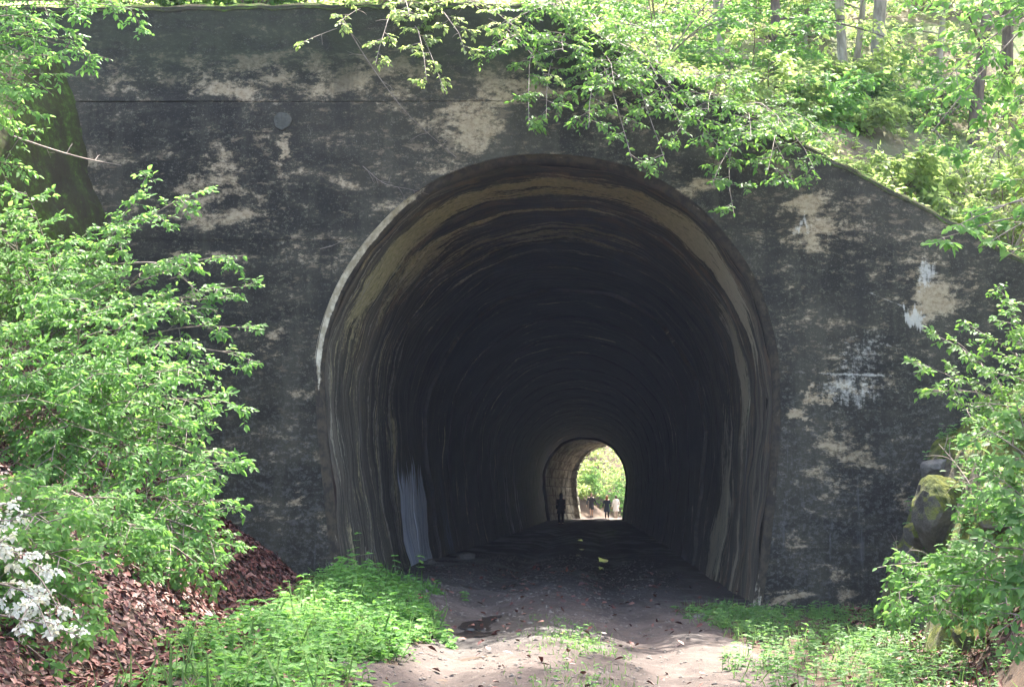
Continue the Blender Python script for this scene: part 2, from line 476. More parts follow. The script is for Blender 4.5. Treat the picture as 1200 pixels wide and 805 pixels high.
def mat_lining():
    M = Mat('streaked_tunnel_concrete')
    uv = M.n('ShaderNodeUVMap').outputs[0]
    u, v, _ = M.sep(uv)
    wv = M.noise(M.scale(uv, (.9, .55, 1), (2, 7, 0)), 1.0, 7, .7)
    wp = M.n('ShaderNodeCombineXYZ')
    M.put(wp.inputs[0], M.mul(M.add(wv, -.5), .95)); M.put(wp.inputs[1], M.mul(M.add(M.noise(M.scale(uv, (1.3, .8, 1), (8, 3, 0)), 1.0, 5, .7), -.5), 1.5))
    va = M.n('ShaderNodeVectorMath', operation='ADD')
    M.put(va.inputs[0], uv); M.put(va.inputs[1], wp.outputs[0])
    uw = va.outputs[0]
    s1 = M.noise(M.scale(uw, (2.0, .20, 1)), 1.0, 8, .72, .4)
    s2 = M.noise(M.scale(uv, (9.0, .30, 1), (3.1, .2, 0)), 1.0, 7, .7, .3)
    s3 = M.noise(M.scale(uv, (22.0, .9, 1), (7.1, 4.2, 0)), 1.0, 5, .7)
    g = M.noise(M.scale(uv, (3, 3, 1)), 4.0, 8, .75)
    pt = M.noise(M.scale(uw, (1.5, .8, 1), (4, 1, 0)), 1.3, 8, .7)
    L = ARCH_LEN
    dk = M.mix(M.step(s2, .38, .62), (.022, .020, .018), (.080, .071, .056))
    dk = M.mix(M.mul(M.step(s1, .45, .65), .6), dk, (.105, .085, .060))
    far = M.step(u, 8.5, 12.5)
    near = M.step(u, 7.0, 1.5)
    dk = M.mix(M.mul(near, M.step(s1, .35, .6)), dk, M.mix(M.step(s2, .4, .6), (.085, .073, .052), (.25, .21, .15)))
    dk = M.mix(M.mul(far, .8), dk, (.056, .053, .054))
    # pale tan mineral streaks near the mouth
    uwx, uwv, _ = M.sep(uw)
    bias = None
    for cu, cv, ru, rv, s in [(1.3, L * .52, .9, L * .24, .34), (1.5, L * .36, .6, L * .10, .22), (2.7, L * .53, .5, L * .10, .20),
                              (1.5, L * .66, .8, L * .12, .34), (3.2, L * .74, .9, L * .12, .28), (5.6, L * .84, 1.5, L * .18, .34), (7.0, L * .94, 1.2, L * .10, .22),
                              (3.2, L * .93, .35, L * .12, .22), (2.6, L * .34, 1.1, L * .06, .16), (1.2, L * .30, 1.0, L * .10, .26), (3.4, L * .38, 1.4, L * .09, .22), (4.6, L * .5, 1.0, L * .12, .16), (5.4, L * .30, .6, L * .2, .14), (5.8, L * .16, .35, L * .14, .18), (1.0, L * .08, .3, L * .2, .16), (2.2, L * .12, .5, L * .16, .13), (4.2, L * .22, 1.2, L * .12, .10)]:
        b = M.blob(uwx, uwv, cu, cv, ru * 1.15, rv, s)
        bias = b if bias is None else M.math('ADD', bias, b)
    t = M.add(.5, M.mul(M.add(s1, -.5), .9), M.mul(M.add(s2, -.5), .6), M.mul(M.add(g, -.5), .35), M.mul(M.add(pt, -.5), .6), bias, .035)
    tanm = M.step(t, .66, .76)
    rust = M.mul(M.step(pt, .50, .60), M.mul(M.step(u, 7.5, 3.0), M.step(v, L * .2, L * .34)))
    dk = M.mix(M.mul(rust, .75), dk, (.24, .16, .095))
    olive = M.mix(M.step(g, .4, .6), (.46, .40, .19), (.66, .56, .33))
    olive = M.mix(M.step(v, L * .56, L * .70), olive, (.52, .45, .31))
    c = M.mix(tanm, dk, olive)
    # thin pale runs down the left wall
    thin = M.mul(M.step(s3, .58, .66), M.mul(M.step(v, L * .42, L * .2), M.math('SUBTRACT', 1.0, M.step(u, 9, 14))))
    thin = M.mul(thin, M.step(g, .42, .55))
    c = M.mix(M.mul(thin, .75), c, (.40, .37, .31))
    run = M.mul(M.step(s2, .54, .66), M.mul(M.step(v, L * .45, L * .3), M.math('SUBTRACT', 1.0, M.step(u, 8, 11))))
    c = M.mix(M.mul(run, .5), c, (.17, .155, .12))
    bold = M.mul(M.step(M.noise(M.scale(uw, (7.0, .14, 1), (11, 2, 0)), 1.0, 4, .6), .57, .63), M.mul(M.step(v, L * .5, L * .3), M.math('SUBTRACT', 1.0, M.step(u, 5.0, 8.5))))
    bold = M.mul(bold, M.step(M.add(g, M.mul(s3, .5)), .62, .74))
    c = M.mix(M.mul(bold, .85), c, (.48, .43, .33))
    sp2 = M.noise(M.scale(uw, (1.6, 1.1, 1), (9, 5, 0)), 2.6, 9, .75)
    spm = M.mul(M.step(sp2, .55, .62), M.step(u, 26.0, 4.0))
    c = M.mix(M.mul(spm, .55), c, (.135, .112, .080))
    c = M.mix(M.mul(M.mul(M.step(sp2, .43, .36), M.step(u, 22.0, 4.0)), .6), c, (.016, .015, .014))
    # white lime scale at the foot of the left wall and bluish runs beyond it
    s4 = M.noise(M.scale(uv, (6.0, .25, 1), (1.7, 9.2, 0)), 1.0, 4, .6)
    m = M.mul(M.mul(M.step(u, 6.15, 6.25), M.step(u, 9.55, 9.4)), M.step(M.add(v, M.mul(s4, -2.2)), 1.40, 1.25))
    m = M.mul(m, M.step(M.add(M.mul(s3, .7), M.mul(s2, .5)), .46, .56))
    c = M.mix(m, c, M.mix(M.step(s2, .4, .6), (.62, .66, .80), (.86, .88, .95)))
    m2 = M.mul(M.blob(u, v, 12.6, .8, 1.2, 2.0, 1.8), M.step(s3, .52, .60))
    c = M.mix(M.mul(m2, .8), c, (.20, .27, .42))
    m3 = M.add(M.blob(u, v, 35.0, .9, 3.2, 2.6, 1.6), M.blob(u, v, 41.0, .9, 3.4, 2.6, 1.6), M.blob(u, v, 28, 3.2, .5, 4.2, 1.2))
    m3 = M.mul(m3, M.step(M.noise(M.scale(uv, (2.2, .2, 1), (5, 1, 0)), 1.0, 4), .55, .62))
    c = M.mix(M.math('MINIMUM', m3, .9), c, (.5, .5, .5))
    M.bump(M.add(M.mul(s2, .7), M.mul(s3, .3), g, M.mul(sp2, 2.0)), .5, .016)
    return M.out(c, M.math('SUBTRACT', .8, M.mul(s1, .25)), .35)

def mat_edge():
    M = Mat('worn_arch_edge')
    uv = M.n('ShaderNodeUVMap').outputs[0]
    u, v, _ = M.sep(uv)
    g = M.noise(M.P, 8, 8, .7); g2 = M.noise(M.scale(uv, (6, .8, 1)), 2.0, 6, .7)
    L = ARCH_LEN
    dk = M.mix(M.step(g, .4, .6), (.040, .034, .026), (.085, .068, .045))
    rim = M.mul(M.blob(v, u, L * .305, .05, L * .11, 5.0, 2.2), M.step(u, .10, .05))
    rim = M.math('ADD', rim, M.blob(v, u, L * .06, .05, L * .05, 5.0, .5))
    rim = M.math('ADD', rim, M.blob(v, u, L * .945, .05, L * .04, 5.0, .45))
    m = M.step(M.add(rim, M.mul(M.add(g2, -.5), 2.4), M.mul(M.add(g, -.5), 1.4)), .35, .85)
    c = M.mix(m, dk, M.mix(M.step(g, .4, .65), (.42, .36, .25), (.74, .68, .54)))
    M.bump(g, .4, .012)
    return M.out(c, .85, .25)

def mat_stone(name, a, b, mossy=0.0):
    M = Mat(name)
    n1 = M.noise(M.P, 1.6, 6); n2 = M.noise(M.P, 9, 9, .72); n3 = M.noise(M.P, 45, 4, .7)
    c = M.mix(M.step(M.add(n1, M.mul(n2, .6)), .6, 1.0), a, b)
    c = M.mix(M.mul(M.step(n3, .55, .75), .4), c, tuple(k * .45 for k in a))
    if mossy:
        ge = M.n('ShaderNodeNewGeometry')
        nz = M.sep(ge.outputs['Normal'])[2]
        mm = M.step(M.add(M.mul(nz, .55), n1, M.mul(n2, .35)), 1.05 - mossy * .35, 1.30 - mossy * .35)
        c = M.mix(mm, c, M.mix(M.step(n2, .4, .62), (.055, .070, .014), (.150, .160, .030)))
    M.bump(M.add(n2, M.mul(n3, .35)), .85, .045)
    return M.out(c, .92, .2)

def mat_plain(name, col, rough=.8, spec=.3, var=.25):
    M = Mat(name)
    n = M.noise(M.P, 14, 4)
    return M.out(M.mix(n, tuple(k * (1 - var) for k in col), tuple(min(1, k * (1 + var)) for k in col)), rough, spec)

MG, MR, MH = mat_ground(), mat_road(), mat_hill()
MW, MM, ML, ME = mat_wall(), mat_moss(), mat_lining(), mat_edge()
MST = mat_stone('masonry_stone', (.12, .12, .09), (.56, .56, .43))
MRK = mat_stone('grey_rock', (.09, .085, .075), (.22, .205, .185))
MRM = mat_stone('mossy_rock', (.055, .050, .042), (.17, .155, .13), 1.0)

# ------------------------------------------------------------------ terrain
xs = lin((-180, -60, 20), (-60, -14, 2), (-14, 14, .14), (14, 60, 2), (60, 181, 20))
ys = lin((-100, -20, 20), (-20, 2, 2), (2, 20, .14), (20, 60, .8), (60, 130, .8), (130, 200, 8), (200, 301, 20))
o = link('ground', grid_mesh('ground', xs, ys, ground), MG, smooth=True)
tag(o, kind='structure')

def road_sheet():
    us = np.linspace(-1, 1, 71)
    yy = lin((-12, 4, .5), (4, 9, .12), (9, 20, .045), (20, 30, .15), (30, 112, .5))
    zx, zo = [], []
    for y in yy:
        t = max(y - WY, 0)
        c = .44 + cx(t) if y > WY else .44 - .02 * (WY - y)
        if y < WY + .4:
            l = -.98 + .16 * math.sin(y * 1.1) + .1 * math.sin(y * 3.7) + .05 * math.sin(y * 9.1)
            r = np.interp(y, [4, 9, 13, 15.5, 17.7], [2.0, 2.2, 2.35, 2.1, 2.3]) + .14 * math.sin(y * 1.7 + 1) + .07 * math.sin(y * 4.9)
        else:
            l, r = c - 3.0, c + 3.0
        for u in us:
            x = (l + r) / 2 + u * (r - l) / 2
            e = (1 - abs(u)) / .12
            z = (.020 if e > 1 else -.03 + .050 * max(e, 0)); zx.append((x, y)); zo.append(z)
    zx = np.array(zx); gz = ground(zx[:, 0], zx[:, 1]) + clods(zx[:, 0], zx[:, 1])
    V = np.column_stack([zx, gz + np.array(zo)])
    nx = len(us)
    i = np.arange(len(yy) - 1)[:, None] * nx + np.arange(nx - 1)[None]
    q = np.stack([i, i + 1, i + nx + 1, i + nx], -1).reshape(-1)
    return np_mesh('dirt_road', np.array(V), q, np.full((nx - 1) * (len(yy) - 1), 4))
tag(link('dirt_road', road_sheet(), MR, smooth=True), kind='structure')

# wall top profile (world x -> z) from the photograph
TOPP = [(-30, 10), (100, 10), (330, 7), (560, 5), (640, 9), (800, 95), (854, 119), (931, 164), (973, 186), (1112, 258), (1200, 306), (1300, 362)]
tx = np.array([at(a, b, WY)[0] for a, b in TOPP]); tz = np.array([at(a, b, WY)[2] for a, b in TOPP])
def wall_top(x):
    return np.interp(x, tx, tz)

def hill_z(x, y):
    d = y - 17.9
    tp = np.interp(x, [-60, -9, tx[0], tx[4], tx[-1], 9.5, 14, 60], [9, 7.4, tz[0], tz[4], tz[-1], 2.2, 2.4, 8])
    far_tp = 6.0 + .02 * x
    k = sstep(d, 0, 14)
    base = tp * (1 - k) + far_tp * k
    z = base - .07 + .45 * np.minimum(d, 40) + .12 * np.maximum(d - 40, 0)
    z = z + sstep(d, .3, 3) * (.22 * wob(x, y, .6) + .1 * wob(x, y, 1.9, 3))
    end = sstep(y, 62, 98.5)
    z = z * (1 - end) + end * (6.2 - 1.2)
    return z
xs = lin((-60, -12, 2), (-12, 16, .3), (16, 61, 2))
ys = np.concatenate([lin((17.9, 40, .3), (40, 99, 1.5)), [99.8]])
tag(link('hillside', grid_mesh('hillside', xs, ys, hill_z), MH, smooth=True), kind='structure')

# ------------------------------------------------------------------ the tunnel
tunnel = empty('railway_tunnel', (.44, WY, 0))
tag(tunnel, 'old soot-blackened concrete railway tunnel with a horseshoe mouth in the hillside', 'tunnel')

def prism(outline, y0, y1):
    bm = bmesh.new()
    a = [bm.verts.new((x, y0, z)) for x, z in outline]
    b = [bm.verts.new((x, y1, z)) for x, z in outline]
    n = len(a)
    bm.faces.new(a)
    bm.faces.new(list(reversed(b)))
    for i in range(n):
        bm.faces.new((a[i], b[i], b[(i + 1) % n], a[(i + 1) % n]))
    bmesh.ops.recalc_face_normals(bm, faces=bm.faces)
    return bm

def boolean(base, cutters):
    def tmp(bm):
        me = bpy.data.meshes.new('t'); bm.to_mesh(me); bm.free()
        ob = bpy.data.objects.new('t', me); COL.objects.link(ob); return ob
    b = tmp(base); cs = [tmp(c) for c in cutters]
    for c in cs:
        m = b.modifiers.new('b', 'BOOLEAN'); m.operation = 'DIFFERENCE'; m.solver = 'EXACT'; m.object = c
    dg = bpy.context.evaluated_depsgraph_get()
    me = bpy.data.meshes.new_from_object(b.evaluated_get(dg))
    for ob in [b] + cs:
        bpy.data.objects.remove(ob, do_unlink=True)
    return me

outer = [(-9.0, -1.0)] + [(x, z) for x, z in zip(tx, tz)] + [(8.5, -1.0)]
outer[1] = (-9.0, tz[0] + .05)
hole = [(x, z) for x, z in ARCH + AN * .09]
cut = [prism(hole, 17.0, 18.8)]
z1 = at(300, 121, WY)[2]; z2 = at(980, 436, WY)[2]; z3 = at(250, 284, WY)[2]
def groove(x0, x1, z, h=.022, d=.03, dz=0.0):
    return prism([(x0, z), (x1, z + dz), (x1, z + dz + h), (x0, z + h)], WY - .1, WY + d)
cut += [groove(-8.8, -3.4, z1, .018, .02, .01), groove(-3.4, 1.6, z1 + .01, .010, .012, .015), groove(3.3, 6.0, z2, .008, .01), groove(-8.0, -2.0, z3, .008, .01, .03)]
me = boolean(prism(outer, WY, 18.3), cut)
link('portal_wall', me, MW, tunnel)

# mossy lip along the sloping top edge of the wall
bm = bmesh.new()
px_ = np.linspace(-6.2, 7.2, 90)
ring_prev = None
for i, x in enumerate(px_):
    z = float(wall_top(x)); j = .016 * math.sin(x * 9) + .012 * math.sin(x * 23)
    pts = [(x, WY - .012, z - .05 + j), (x, WY + .02, z + .03 + j), (x, WY + .35, z + .05 + j * 2), (x, WY + .62, z - .02)]
    ring = [bm.verts.new(p) for p in pts]
    if ring_prev:
        for k in range(3):
            bm.faces.new((ring_prev[k], ring[k], ring[k + 1], ring_prev[k + 1]))
    ring_prev = ring
tag(bm_link('moss_edge', bm, MM, tunnel, True), 'green moss along the top edge of the wall')

def loft(name, ts, off, mat, parent, uv=True, rough=.012, joint=0.0):
    """A skin of rings of the arch outline, moved along the tunnel."""
    V = []; UV = []
    vv = np.linspace(0, ARCH_LEN, NP_)
    for t, of in zip(ts, off):
        j = rough * (np.sin(vv * 2.1 + t * .7) + np.sin(vv * 5.3 - t * 1.9) * .6 + np.sin(vv * 11 + t * 4.1) * .35)
        if joint:
            j = j + .045 * (sstep(vv, joint + .05, joint) + sstep(vv, ARCH_LEN - joint - .05, ARCH_LEN - joint))
        P = ARCH + AN * (of + j)[:, None]
        for k in range(NP_):
            V.append((P[k, 0] + cx(t), WY + t, P[k, 1] + cz(t))); UV.append((t, vv[k]))
    n = len(ts)
    i = np.arange(n - 1)[:, None] * NP_ + np.arange(NP_ - 1)[None]
    q = np.stack([i, i + 1, i + NP_ + 1, i + NP_], -1).reshape(-1)
    me = np_mesh(name, np.array(V), q, np.full((n - 1) * (NP_ - 1), 4))
    l = me.uv_layers.new(name='UVMap')
    l.data.foreach_set('uv', np.array(UV, dtype=np.float32)[q].ravel())
    return link(name, me, mat, parent, True)

loft('arch_edge', [-.006, .015, .06, .11, .17], [.096, .085, .045, .014, .0], ME, tunnel, rough=.004)
def ringed(t0, t1, step, gap, base, depth=.02):
    ts, of = [t0], [base]
    nxt = t0 + gap
    t = t0
    while t + step < t1:
        t += step
        if t >= nxt:
            ts += [nxt - .02, nxt - .012, nxt + .012, nxt + .02]; of += [base, base + depth, base + depth, base]
            t = nxt + .05; nxt += gap
        else:
            ts.append(t); of.append(base)
    return ts + [t1], of + [base]
ta, oa = ringed(.168, 10.4, .12, 2.55, 0.0)
loft('front_lining', ta + [10.401], oa + [-.07], ML, tunnel, rough=.022)
tsd, ob_ = ringed(10.401, 72.7, .5, 4.0, -.07, .03)
loft('inner_lining', tsd, ob_, ML, tunnel, joint=3.1, rough=.02)
tse = [72.7, 72.72, 73.2, 73.21]
loft('ring_frame', tse, [-.07, -.22, -.22, .1], ML, tunnel)
tag(tunnel.children[-1], 'dark ring where concrete changes to stone')

# masonry end section: backing skin and separate stones
tsm = list(np.arange(73.2, 84.2, .5))
loft('mortar_bed', tsm, [-.08] * len(tsm), mat_plain('mortar', (.12, .115, .10)), tunnel)
vv = np.linspace(0, ARCH_LEN, NP_)
def arch_pt(v, of, t):
    x = np.interp(v, vv, ARCH[:, 0]); z = np.interp(v, vv, ARCH[:, 1])
    nx = np.interp(v, vv, AN[:, 0]); nz = np.interp(v, vv, AN[:, 1])
    return (x + nx * of + cx(t), WY + t, z + nz * of + cz(t))
nc = 26
ch = ARCH_LEN / nc
for r in range(nc):
    if r > 20:
        continue                       # the right-hand side is never in view
    t = 73.22 + (0 if r % 2 else .55)
    if r % 2 == 0:
        ends = [73.22]
    else:
        ends = [73.22]
    while ends[-1] < 83.9:
        ends.append(min(84.0, ends[-1] + random.uniform(.8, 1.5)))
    for a, b in zip(ends[:-1], ends[1:]):
        g = .025; pr = -.14 - random.uniform(0, .05)
        v0, v1 = r * ch + g, (r + 1) * ch - g
        vm = (v0 + v1) / 2; tm = (a + b) / 2
        q = [(v0, a + g), (vm, a + g), (v1, a + g), (v1, tm), (v1, b - g), (vm, b - g), (v0, b - g), (v0, tm)]
        V = [arch_pt(v, -.07, t) for v, t in q] + [arch_pt(v * .96 + vm * .04, pr + .02, t * .96 + tm * .04) for v, t in q] + [arch_pt(vm, pr - .02, tm)]
        Fc = [(k, (k + 1) % 8, 8 + (k + 1) % 8, 8 + k) for k in range(8)] + [(8 + k, 8 + (k + 1) % 8, 16) for k in range(8)]
        link('stone', pymesh('stone', V, Fc), MST, tunnel)
# far headwall
hole2 = [(x + cx(83.9), z + cz(83.9)) for x, z in ARCH]
c0 = cx(83.9) + .44
me = boolean(prism([(c0 - 14, -3), (c0 - 14, 5.6), (c0 + 14, 5.6), (c0 + 14, -3)], WY + 82.6, WY + 83.7), [prism(hole2, WY + 80, WY + 86)])
link('far_headwall', me, MST, tunnel)

# round plaster patch on the wall
p = at(331, 142, WY)
bm = bmesh.new()
ringA, ringB = [], []
for k in range(40):
    a = k / 40 * 2 * math.pi; r = .115 + .005 * math.sin(3 * a + 1) + .003 * math.sin(7 * a)
    ringA.append(bm.verts.new((p[0] + r * math.cos(a), WY + .01, p[2] + r * math.sin(a))))
    ringB.append(bm.verts.new((p[0] + r * .93 * math.cos(a), WY - .018, p[2] + r * .93 * math.sin(a))))
for k in range(40):
    bm.faces.new((ringA[k], ringA[(k + 1) % 40], ringB[(k + 1) % 40], ringB[k]))
bm.faces.new(ringB)
tag(bm_link('plaster_patch', bm, mat_stone('grey_plaster', (.075, .075, .062), (.155, .15, .13)), tunnel), 'round grey plaster patch high on the wall')

# wing wall on the left
A0 = np.array(at(83, 70, WY)); A1 = np.array(at(248, 640, WY))
dv = np.array([-.50, -1.0, 0.0])
bm = bmesh.new()
rows = []
nseg, nh = 60, 60
for i in range(nseg + 1):
    s = i / nseg
    b = A1 + dv * 6.5 * s + np.array([0, .25, 0]); tpt = A0 + dv * 6.5 * s + np.array([0, .25, -.9 * s])
    row = []
    for k in range(nh + 1):
        q = b + (tpt - b) * k / nh
        q = q + np.array([.05, -.03, 0]) * float(wob(q[1] * 2, q[2] * 2)) + np.array([.035, -.02, 0]) * float(wob(q[1] * 6, q[2] * 5))
        row.append(bm.verts.new(q))
    row.append(bm.verts.new(tpt + np.array([-.6, .3, .02])))
    row.append(bm.verts.new(tpt + np.array([-.75, .35, -4])))
    rows.append(row)
for i in range(nseg):
    for k in range(nh + 2):
        bm.faces.new((rows[i][k], rows[i + 1][k], rows[i + 1][k + 1], rows[i][k + 1]))
bm.faces.new(rows[0]); bm.faces.new(rows[-1])
o = bm_link('wing_wall', bm, MM, None, True)
tag(o, 'mossy sloping concrete wing wall left of the tunnel face behind the shrubs', 'wall')

# ------------------------------------------------------------------ foliage builder
class Plant:
    def __init__(self, seed):
        self.r = np.random.default_rng(seed)
        self.tv, self.tf, self.nv = [], [], 0          # tubes
        self.tw = []                                    # twigs: start, end, up, leaf length
        self.lf = []                                    # leaf arrays
    def tube(self, pts, r0, r1, sides=5):
        pts = np.asarray(pts, float)
        n = len(pts)
        T = norm(np.gradient(pts, axis=0))
        ref = np.array([.31, .17, .93]) if abs(T[0][2]) < .8 else np.array([1.0, .2, 0])
        A = norm(np.cross(T, ref)); B = np.cross(T, A)
        rad = np.linspace(r0, r1, n)[:, None, None]
        an = np.arange(sides) / sides * 2 * math.pi
        ring = pts[:, None] + rad * (np.cos(an)[None, :, None] * A[:, None] + np.sin(an)[None, :, None] * B[:, None])
        self.tv.append(ring.reshape(-1, 3))
        i = (np.arange(n - 1)[:, None] * sides + np.arange(sides)[None]) + self.nv
        j = (np.arange(n - 1)[:, None] * sides + (np.arange(sides)[None] + 1) % sides) + self.nv
        self.tf.append(np.stack([i, j, j + sides, i + sides], -1).reshape(-1, 4))
        self.nv += n * sides
    def curve(self, p0, p1, sag, n=9, jit=.04):
        p0, p1 = np.asarray(p0, float), np.asarray(p1, float)
        L = np.linalg.norm(p1 - p0)
        c = (p0 + p1) / 2 + np.array([0, 0, sag * L]) + self.r.normal(0, jit * L, 3)
        t = np.linspace(0, 1, n)[:, None]
        P = (1 - t) ** 2 * p0 + 2 * t * (1 - t) * c + t * t * p1
        P[1:-1] += self.r.normal(0, jit * .25 * L / n * 2, (n - 2, 3))
        return P
    def spray(self, p0, p1, sag=.12, rad=.012, nb=10, bl=.7, ntw=5, tl=.22, ll=.061, start=.2, up=(0, -.55, .8), droop=.18, bare=0.0, spread=1.0, tube=True):
        r = self.r
        P = self.curve(p0, p1, sag)
        if tube:
            self.tube(P, rad, rad * .25, 5)
        up = norm(np.asarray(up, float))
        n = len(P)
        for i in range(nb):
            t = start + (1 - start) * (i + r.uniform(.2, .8)) / nb
            f = t * (n - 1); k = min(int(f), n - 2)
            pos = P[k] + (P[k + 1] - P[k]) * (f - k)
            T = norm(P[k + 1] - P[k])
            S = norm(np.cross(T, up)) * (1 if i % 2 else -1)
            d = norm(T * r.uniform(.35, .9) + S * spread * r.uniform(.6, 1.1) + up * r.normal(0, .22) + r.normal(0, .12, 3))
            ln = bl * (1 - .55 * t) * r.uniform(.6, 1.25)
            q1 = pos + d * ln + np.array([0, 0, -droop * ln])
            Q = self.curve(pos, q1, .08, 5, .05)
            self.tube(Q, rad * .45, rad * .15, 3)
            if r.random() < bare:
                continue
            for j in range(ntw):
                t2 = .15 + .85 * (j + r.uniform(.2, .8)) / ntw
                f2 = t2 * 4; k2 = min(int(f2), 3)
                ps = Q[k2] + (Q[k2 + 1] - Q[k2]) * (f2 - k2)
                T2 = norm(Q[k2 + 1] - Q[k2])
                S2 = norm(np.cross(T2, up)) * (1 if j % 2 else -1)
                d2 = norm(T2 * r.uniform(.4, 1) + S2 * r.uniform(.4, 1) + r.normal(0, .2, 3))
                l2 = tl * (1 - .35 * t2) * r.uniform(.6, 1.3)
                self.tw.append((ps, ps + d2 * l2 + np.array([0, 0, -.15 * l2]), up, ll))
            self.tw.append((Q[3], Q[4] + d * .06, up, ll))
        self.tw.append((P[-2], P[-1], up, ll))
    def twig_leaves(self, m=7, wr=.55, tilt=.38):
        if not self.tw:
            return
        r = self.r
        A = np.array([t[0] for t in self.tw]); B = np.array([t[1] for t in self.tw])
        U = np.array([t[2] for t in self.tw]); LL = np.array([t[3] for t in self.tw])
        D = norm(B - A)
        S = norm(np.cross(D, U) + 1e-6)
        # twig tubes
        rad = LL[:, None] * .022
        u2 = np.cross(D, S)
        off = [S, -.5 * S + .866 * u2, -.5 * S - .866 * u2]
        V = np.stack([A + o_ * rad for o_ in off] + [B + o_ * rad * .5 for o_ in off], 1)
        n = len(A)
        base = np.arange(n)[:, None] * 6 + self.nv
        fq = np.concatenate([base + np.array([[0, 1, 4, 3]]), base + np.array([[1, 2, 5, 4]]), base + np.array([[2, 0, 3, 5]])])
        self.tv.append(V.reshape(-1, 3)); self.tf.append(fq); self.nv += n * 6
        for k in range(m):
            t = (k + 1) / m
            side = 0 if k == m - 1 else (1 if k % 2 else -1)
            keep = r.random(n) < .93
            a, b, d, s, u, l = A[keep], B[keep], D[keep], S[keep], U[keep], LL[keep]
            c = len(a)
            if not c:
                continue
            pos = a + (b - a) * t
            dd = norm(d * r.uniform(.35, .9, (c, 1)) + s * side * r.uniform(.6, 1.1, (c, 1)) + np.array([0, 0, -1]) * r.uniform(.0, .45, (c, 1)) + r.normal(0, .18, (c, 3)))
            nn = norm(u + r.normal(0, tilt, (c, 3)))
            nn = norm(nn - dd * (nn * dd).sum(1, keepdims=True))
            ln = l * r.uniform(.38, 1.3, c)
            self.lf.append((pos, dd, nn, ln, ln * wr * r.uniform(.85, 1.15, c)))
    def leaves(self, pos, dd, nn, ln, wd):
        nn = norm(nn - dd * (nn * dd).sum(1, keepdims=True))
        self.lf.append((pos, norm(dd), nn, ln, wd))
    def leaf_mesh(self, name):
        P, D, N, L, W = [np.concatenate([a[i] for a in self.lf]) for i in range(5)]
        return leaf_mesh(name, P, D, N, L, W, self.r)
    def tube_mesh(self, name):
        V = np.concatenate(self.tv); Fq = np.concatenate(self.tf)
        return np_mesh(name, V, Fq.ravel(), np.full(len(Fq), 4))

def leaf_mesh(name, P, D, N, L, W, r):
    S = np.cross(D, N)
    L = L[:, None]; W = W[:, None]
    fold = W * r.uniform(.05, .3, W.shape)
    curl = L * r.uniform(-.02, .28, L.shape)
    b = P
    tip = P + D * L - N * curl
    m1 = P + D * .32 * L - N * curl * .1; m2 = P + D * .68 * L - N * curl * .45
    l1 = m1 + S * .5 * W + N * fold; r1 = m1 - S * .5 * W + N * fold
    l2 = m2 + S * .36 * W + N * fold * .8; r2 = m2 - S * .36 * W + N * fold * .8
    V = np.stack([b, l1, l2, tip, r2, r1], 1).reshape(-1, 3)
    n = len(P)
    base = np.arange(n)[:, None] * 6
    Fq = np.concatenate([base + np.array([[0, 3, 2, 1]]), base + np.array([[0, 5, 4, 3]])], 1)
    return np_mesh(name, V, Fq.ravel(), np.full(2 * n, 4))

def finish(pl, root, leafmat, bark, leafname='foliage', barkname='branches', m=7, wr=.55, tilt=.38):
    pl.twig_leaves(m, wr, tilt)
    if pl.tv:
        link(barkname, pl.tube_mesh(barkname), bark, root, True)
    if pl.lf:
        tag(link(leafname, pl.leaf_mesh(leafname), leafmat, root), kind='stuff')
    return root

# ------------------------------------------------------------------ shrubs placed from the photograph
def shrub(name, label, cat, root_at, tips, seed, leafmat, group=None, bark=TWIG, **kw):
    """root_at: a point; tips: (px, py, depth[, scale]) of the stems' ends."""
    e = empty(name, root_at)
    tag(e, label, cat, group)
    pl = Plant(seed)
    opt = dict(m=kw.pop('m', 7), wr=kw.pop('wr', .55), tilt=kw.pop('tilt', .38))
    rt = np.asarray(root_at, float)
    jr = kw.pop('jr', .25)
    nb, bl = kw.pop('nb', 10), kw.pop('bl', .7)
    for tp in tips:
        p1 = at(*tp[:3])
        s = tp[3] if len(tp) > 3 else 1.0
        p0 = rt + pl.r.normal(0, jr, 3) * np.array([1, 1, .3])
        pl.spray(p0, p1, nb=max(3, int(nb * s)), bl=bl * s, **kw)
    finish(pl, e, LEAF[leafmat], bark, **opt)
    return e

def gpt(px, y, dz=0.0):
    x = (px - 600.0) / F * y * 1.0
    return np.array([x, y, float(ground(x, y)) + dz])

